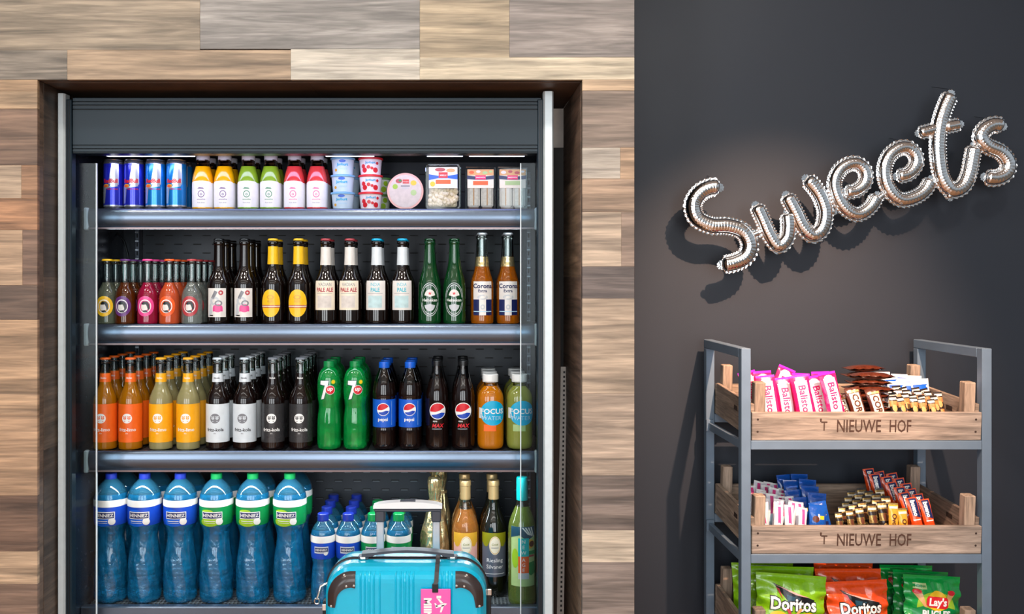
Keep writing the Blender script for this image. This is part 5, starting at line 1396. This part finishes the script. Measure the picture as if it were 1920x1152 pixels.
def cz(py, y, cri): return PZ(py, YR0 + y) - cr[cri].location.z - y * .063
pink = lambda: bar('snack_bar', 'snack bar', '', 'pink snack bars in the top crate', .049, .122, .018, 'w_hotpink', 'w_violet', d_pink, 2)
PK = [(1447, .048, 704, -7, -8, 'first from the front left post'), (1480, .078, 708, -7, -6, 'second from the post'), (1514, .048, 703, -9, -9, 'third from the post, leaning'), (1543, .078, 704, -10, 0, 'fourth from the post'), (1570, .050, 697, -9, 6, 'last before the brown bars')]
for i, (px, y, py, ry, rz, w_) in enumerate(PK):
    place('pink', pink, 0, cxp(px, y), y, cz(py, y, 0) - .122, -14, ry, rz, 'pink and white snack bar standing in the front row, ' + w_)
place('pink', pink, 0, cxp(1436, .11), .108, cz(697, .11, 0) - .12, -8, -4, 0, 'pink snack bar behind the front left post')
place('pink', pink, 0, cxp(1414, .17), .15, cz(694, .17, 0) - .12, -6, -13, 0, 'pink snack bar leaning out at the crate side behind the steel post')
place('pink', pink, 0, cxp(1446, .17), .17, cz(684, .17, 0) - .12, -10, 24, 0, 'tilted pink snack bar with its corner sticking up highest')
place('pink', pink, 0, cxp(1500, .11), .112, cz(702, .11, 0) - .12, -8, 3, 0, 'pink snack bar in the second row, nearer the steel post')
place('pink', pink, 0, cxp(1544, .11), .114, cz(699, .11, 0) - .12, -8, -2, 0, 'pink snack bar in the second row, nearer the brown bars')
brown = lambda: bar('snack_bar', 'snack bar', '', 'brown snack bars in the top crate', .040, .112, .018, 'w_brownred', 'w_choc', d_brown, 5)
place('brown', brown, 0, cxp(1619, .05), .05, cz(727, .05, 0) - .110, -16, -12, -4, 'brown snack bar standing in front, nearer the pink bars')
place('brown', brown, 0, cxp(1657, .05), .05, cz(730, .05, 0) - .110, -16, -12, -4, 'brown snack bar standing in front, nearer the striped bars')
place('brown', brown, 0, cxp(1594, .07), .065, cz(742, .06, 0) - .110, -20, -22, -30, 'brown snack bar seen edge on beside the pink bars')
# pile lying behind
k = 0
WHERE = ['lowest', 'second', 'third', 'fourth', 'fifth', 'sixth', 'seventh', 'topmost']
for i in range(8):
    for j in range(2):
        zz_ = .0205 + i * .0184
        place('brown', brown, 0, cxp(1648 - j * 42 - (i % 2) * 6, .17), .145 + j * .075 - i * .002, zz_, random.uniform(-4, 4), 90 if False else 0, 0, 'x')
        o = bpy.data.objects[FIRST['brown'].name]
        # lay it flat, long side across the crate
        last = [q for q in COL.objects if q.name.startswith('snack_bar')][-1]
        c = cr[0]; M0 = Matrix.Translation(c.location) @ Matrix.Rotation(math.radians(3.6), 4, 'X')
        M1 = M0 @ Matrix.Translation((cxp(1572 + j * 16 + (i % 3) * 4, .17), .12 + j * .085, zz_ + (.004 if j else 0))) @ Matrix.Rotation(math.radians(random.uniform(-9, 9)), 4, 'Z') @ Matrix.Rotation(math.radians(90), 4, 'Y') @ Matrix.Rotation(math.radians(90), 4, 'Z')
        last.location = M1.to_translation(); last.rotation_euler = M1.to_euler()
        last['label'] = 'brown snack bar lying in the pile, %s of the %s stack' % (WHERE[i], ('front', 'rear')[j])
bluew = lambda: bar('snack_bar', 'snack bar', '', 'white and blue snack bars in the top crate', .048, .072, .014, 'w_white', 'w_stripe', d_blue, 8)
n = 0
BW = [(1655, .24, 699), (1688, .24, 703), (1714, .24, 706), (1672, .20, 707), (1702, .20, 711), (1730, .20, 712), (1682, .16, 717), (1712, .16, 719), (1730, .155, 716)]
for i, (px, y, py) in enumerate(BW):
    row = ('rear', 'middle', 'near')[i // 3]; col = ('first', 'second', 'third')[i % 3]
    place('bluew', bluew, 0, cxp(px, y), y, cz(py, y, 0) - .070, -14, random.uniform(-5, 5), random.uniform(-5, 5), 'white and blue snack bar, %s row, %s from the brown pile' % (row, col))
nut = lambda: bar('snack_bar', 'snack bar', '', 'black and gold nut bars in the top crate', .026, .118, .015, 'w_tan', 'w_blackgold', d_gold, 11, [(.52, .7, 'w_blackgold'), (.86, .95, 'w_blackgold')])
for r in range(4):
    for c_ in range(5):
        y = .045 + r * .028
        px = 1688 + c_ * 19 + r * 3 - (4 if r == 0 else 0)
        py = 747 - r * 6.5 + (c_ - 2) * 1.5
        if r == 3 and c_ == 4: continue
        place('nut', nut, 0, cxp(px, y), y, cz(py, y, 0) - .116, -18, random.uniform(-12, -2), random.uniform(-14, 6), 'nut bar with black and gold wrapper, %s row, %s from the brown bars' % (('front', 'second', 'third', 'rear')[r], ('first', 'second', 'third', 'fourth', 'fifth')[c_]))
# middle crate
milk = lambda: bar('snack_bar', 'snack bar', '', 'white and pink wrapped bars in the middle crate', .031, .118, .013, 'w_stripe', 'w_white', d_milk, 14)
NUM = ['first', 'second', 'third', 'fourth', 'fifth', 'sixth', 'seventh', 'eighth']
for r in range(7):
    for c_ in range(4):
        if c_ == 3 and r not in (0, 1, 2): continue
        y = .052 + r * .032
        px = 1431 + c_ * 22 - r * 3 + (6 if r < 2 else 0); py = 950 - r * 7 + random.uniform(-4, 4) + (c_ >= 2) * 5
        place('milk', milk, 1, cxp(px, y), y, cz(py, y, 1) - .112, -22, random.uniform(-2, 14), random.uniform(-14, 10), 'white and pink wrapped bar, %s row back, %s from the post' % (NUM[r], NUM[c_]))
dbl = lambda: bar('snack_pack', 'snack pack', '', 'dark blue snack packs in the middle crate', .050, .100, .018, 'w_packblue', 'w_packblue', d_dblue, 17)
DB = [(1533, .05, 950, 6), (1548, .075, 944, -10), (1532, .11, 928, 4), (1512, .12, 936, -4), (1520, .15, 915, 5), (1498, .16, 922, -5), (1514, .19, 902, 6), (1488, .205, 904, 0), (1502, .235, 892, 3), (1480, .245, 893, -2)]
for i, (px, y, py, ry) in enumerate(DB):
    place('dbl', dbl, 1, cxp(px, y), y, cz(py, y, 1) - .098, -16, ry, random.uniform(-8, 8), 'dark blue snack pack, %s, %s row back' % (('nearer the gold bars', 'nearer the white bars')[i % 2], NUM[i // 2]))
leaf = lambda: bar('snack_bar', 'snack bar', '', 'gold wrapped bars in the middle crate', .0245, .100, .014, 'w_foilgold', 'w_blackgold', d_leaf, 20, [(.35, .5, 'w_blackgold'), (.7, .82, 'w_blackgold')])
for r in range(5):
    for c_ in range(5):
        y = .052 + r * .034
        if (r >= 2 and c_ == 4) or (r == 4 and c_ >= 2): continue
        px = 1580 + c_ * 21 + r * 6; py = 964 - c_ * 5 - r * 10
        place('leaf', leaf, 1, cxp(px, y), y, cz(py, y, 1) - .098, -16, random.uniform(-7, 0), random.uniform(-8, 6), 'small gold and brown wrapped bar, %s row back, %s from the blue packs' % (NUM[r], NUM[c_]))
yel = lambda: bar('snack_bar', 'snack bar', '', 'yellow bars in the middle crate', .026, .092, .014, 'w_gold', 'w_foilgold', d_yel, 23)
place('yel', yel, 1, cxp(1675, .036), .034, cz(946, .036, 1) - .090, -10, 2, 0, 'yellow snack bar with brown script, in front of the gold bars')
place('yel', yel, 1, cxp(1697, .036), .034, cz(956, .036, 1) - .090, -10, -2, 4, 'lower yellow snack bar, right beside the orange bars')
ora = lambda: bar('snack_bar', 'snack bar', '', 'orange and navy bars in the middle crate', .031, .122, .016, 'w_bagora', 'w_bagora', d_orange, 26)
for r in range(6):
    for c_ in range(2):
        y = .045 + r * .038
        px = 1728 + c_ * 24 - r * 12 - (0 if r else 0); py = 938 - r * 10 + (c_ * 3)
        place('ora', ora, 1, cxp(px, y), y, cz(py, y, 1) - .118, -15, -9 + random.uniform(-2, 2), -4, 'orange and navy snack bar, %s row back, %s column' % (NUM[r], ('first', 'second')[c_]))
for r, w_ in ((4, 'near'), (5, 'far')):
    y = .045 + r * .038
    place('ora', ora, 1, cxp(1703 - r * 12, y), y, cz(933 - r * 10, y, 1) - .118, -15, -7, -4, 'orange and navy snack bar above the gold pile, %s one' % w_)
# ------------------------------------------------------------------ crisp bags in the lowest crate
def d_tri(bgc, lo):
    def f(m, mp):
        m.poly([(-54, 178), (6, 156), (64, 138), (44, 122), (-8, 128)], mp, 'black', 1.0, 7)
        m.poly([(-50, 174), (6, 157), (50, 144), (8, 151)], mp, 'blush', 1.5, 7); m.poly([(-46, 168), (-30, 142), (-26, 138), (-36, 164)], mp, 'softred', 1.4, 7)
        m.poly([(-16, 150), (22, 142), (2, 130), (-14, 132)], mp, 'darkteal', 1.4, 7)
        m.poly([(-74, 168), (-34, 146), (-18, 138), (-42, 150)], mp, 'palegreen' if lo == 'yellow' else 'tan', 1.1, 7)
        m.text('Doritos', 3, 126, 46, mp, 'black', 2.0, bold=.08, wx=.88); m.text('Doritos', 3, 126, 46, mp, 'white', 2.9, bold=.03, wx=.88)
        m.disc(-38, 88, 26, 18, mp, lo, 1.0, 18); m.disc(46, 88, 26, 18, mp, lo, 1.0, 18); m.poly([(-18, 114), (-8, 114), (0, 92), (-4, 84)], mp, 'softred', 3.2, 7); m.poly([(12, 96), (28, 116), (20, 118), (6, 98)], mp, 'tan', 3.2, 7)
        m.text('NACHO' if lo == 'yellow' else 'CHILI', 0, 52, 22, mp, 'white', 2.0, bold=.03)
    return f
def crisp(name, label, group, w_, h_, t_, main, draw, seed):
    m = MB(); f = bagfn(w_, h_, t_, 2.6, seed, .05); bagmesh(m, f, main, main, 26, 40); draw(m, bagmap(f, w_, h_))
    o = m.build(name, None, angle=60); return tag(o, label, 'crisp bag', group)
lime = lambda: crisp('crisp_bag', '', 'lime green tortilla chip bags', .190, .2, .05, 'w_baglime', d_tri('lime', 'yellow'), 31)
orab = lambda: crisp('crisp_bag', '', 'orange tortilla chip bags', .190, .2, .05, 'w_bagora', d_tri('ora', 'ora2'), 33)
def d_lay(m, mp):
    m.disc(4, 118, 60, 40, mp, 'lime', .8, 30)
    m.rect(-62, -24, 164, 180, mp, 'palegreen', 1.2, 4); m.text('7-GRAIN', -43, 172, 8, mp, 'green', 1.8, bold=.02)
    for s_ in (-1, 1):
        m.poly([(s_ * 62, 152), (s_ * 42, 162), (s_ * 26, 112), (s_ * 28, 106)], mp, 'tan', 1.6, 7); m.disc(s_ * 52, 156, 12, 7, mp, 'red', 2.0, 14)
    m.disc(6, 132, 30, 29, mp, 'yellow', 1.8, 28); m.poly([(-28, 138), (-22, 146), (34, 144), (40, 138), (38, 118), (30, 112), (-22, 116), (-30, 122)], mp, 'red', 2.4, 7)
    m.text("Lay's", 6, 128, 29, mp, 'white', 3.2, bold=.035, shear=.18)
    m.poly([(-66, 108), (-40, 118), (-20, 112), (6, 104), (40, 116), (66, 110), (66, 80), (-66, 80)], mp, 'green', 2.0, 7)
    m.text('BUGLES', 2, 98, 25, mp, 'white', 3.0, bold=.045)
gre = lambda: crisp('crisp_bag', '', 'green corn snack bags', .172, .2, .05, 'w_baggreen', d_lay, 37)
def bagat(kind, mk, px, py, y, h_, rx, ry, rz, label):
    place(kind, mk, 2, cxp(px, y), y, cz(py, y, 2) - h_, rx, ry, rz, label)
bagat('lime', lime, 1478, 1081, .062, .198, -7, 3, -3, 'lime green tortilla chip bag in front')
bagat('lime', lime, 1462, 1066, .125, .198, -6, 1, 0, 'lime green tortilla chip bag behind the front one')
bagat('lime', lime, 1432, 1058, .20, .198, -4, -2, -8, 'lime green tortilla chip bag at the back, reaching behind the steel post')
bagat('orab', orab, 1612, 1093, .062, .198, -7, -2, 2, 'orange tortilla chip bag in front')
bagat('orab', orab, 1592, 1070, .125, .198, -6, 0, 0, 'orange tortilla chip bag behind the front one')
bagat('orab', orab, 1578, 1058, .19, .198, -4, 2, 4, 'orange tortilla chip bag at the back')
bagat('gre', gre, 1744, 1084, .076, .198, -8, 4, 3, 'green corn snack bag in front')
bagat('gre', gre, 1722, 1074, .135, .198, -6, 3, 0, 'green corn snack bag, second from the front')
bagat('gre', gre, 1697, 1062, .20, .198, -4, 1, 0, 'green corn snack bag, rearmost under the steel bar')
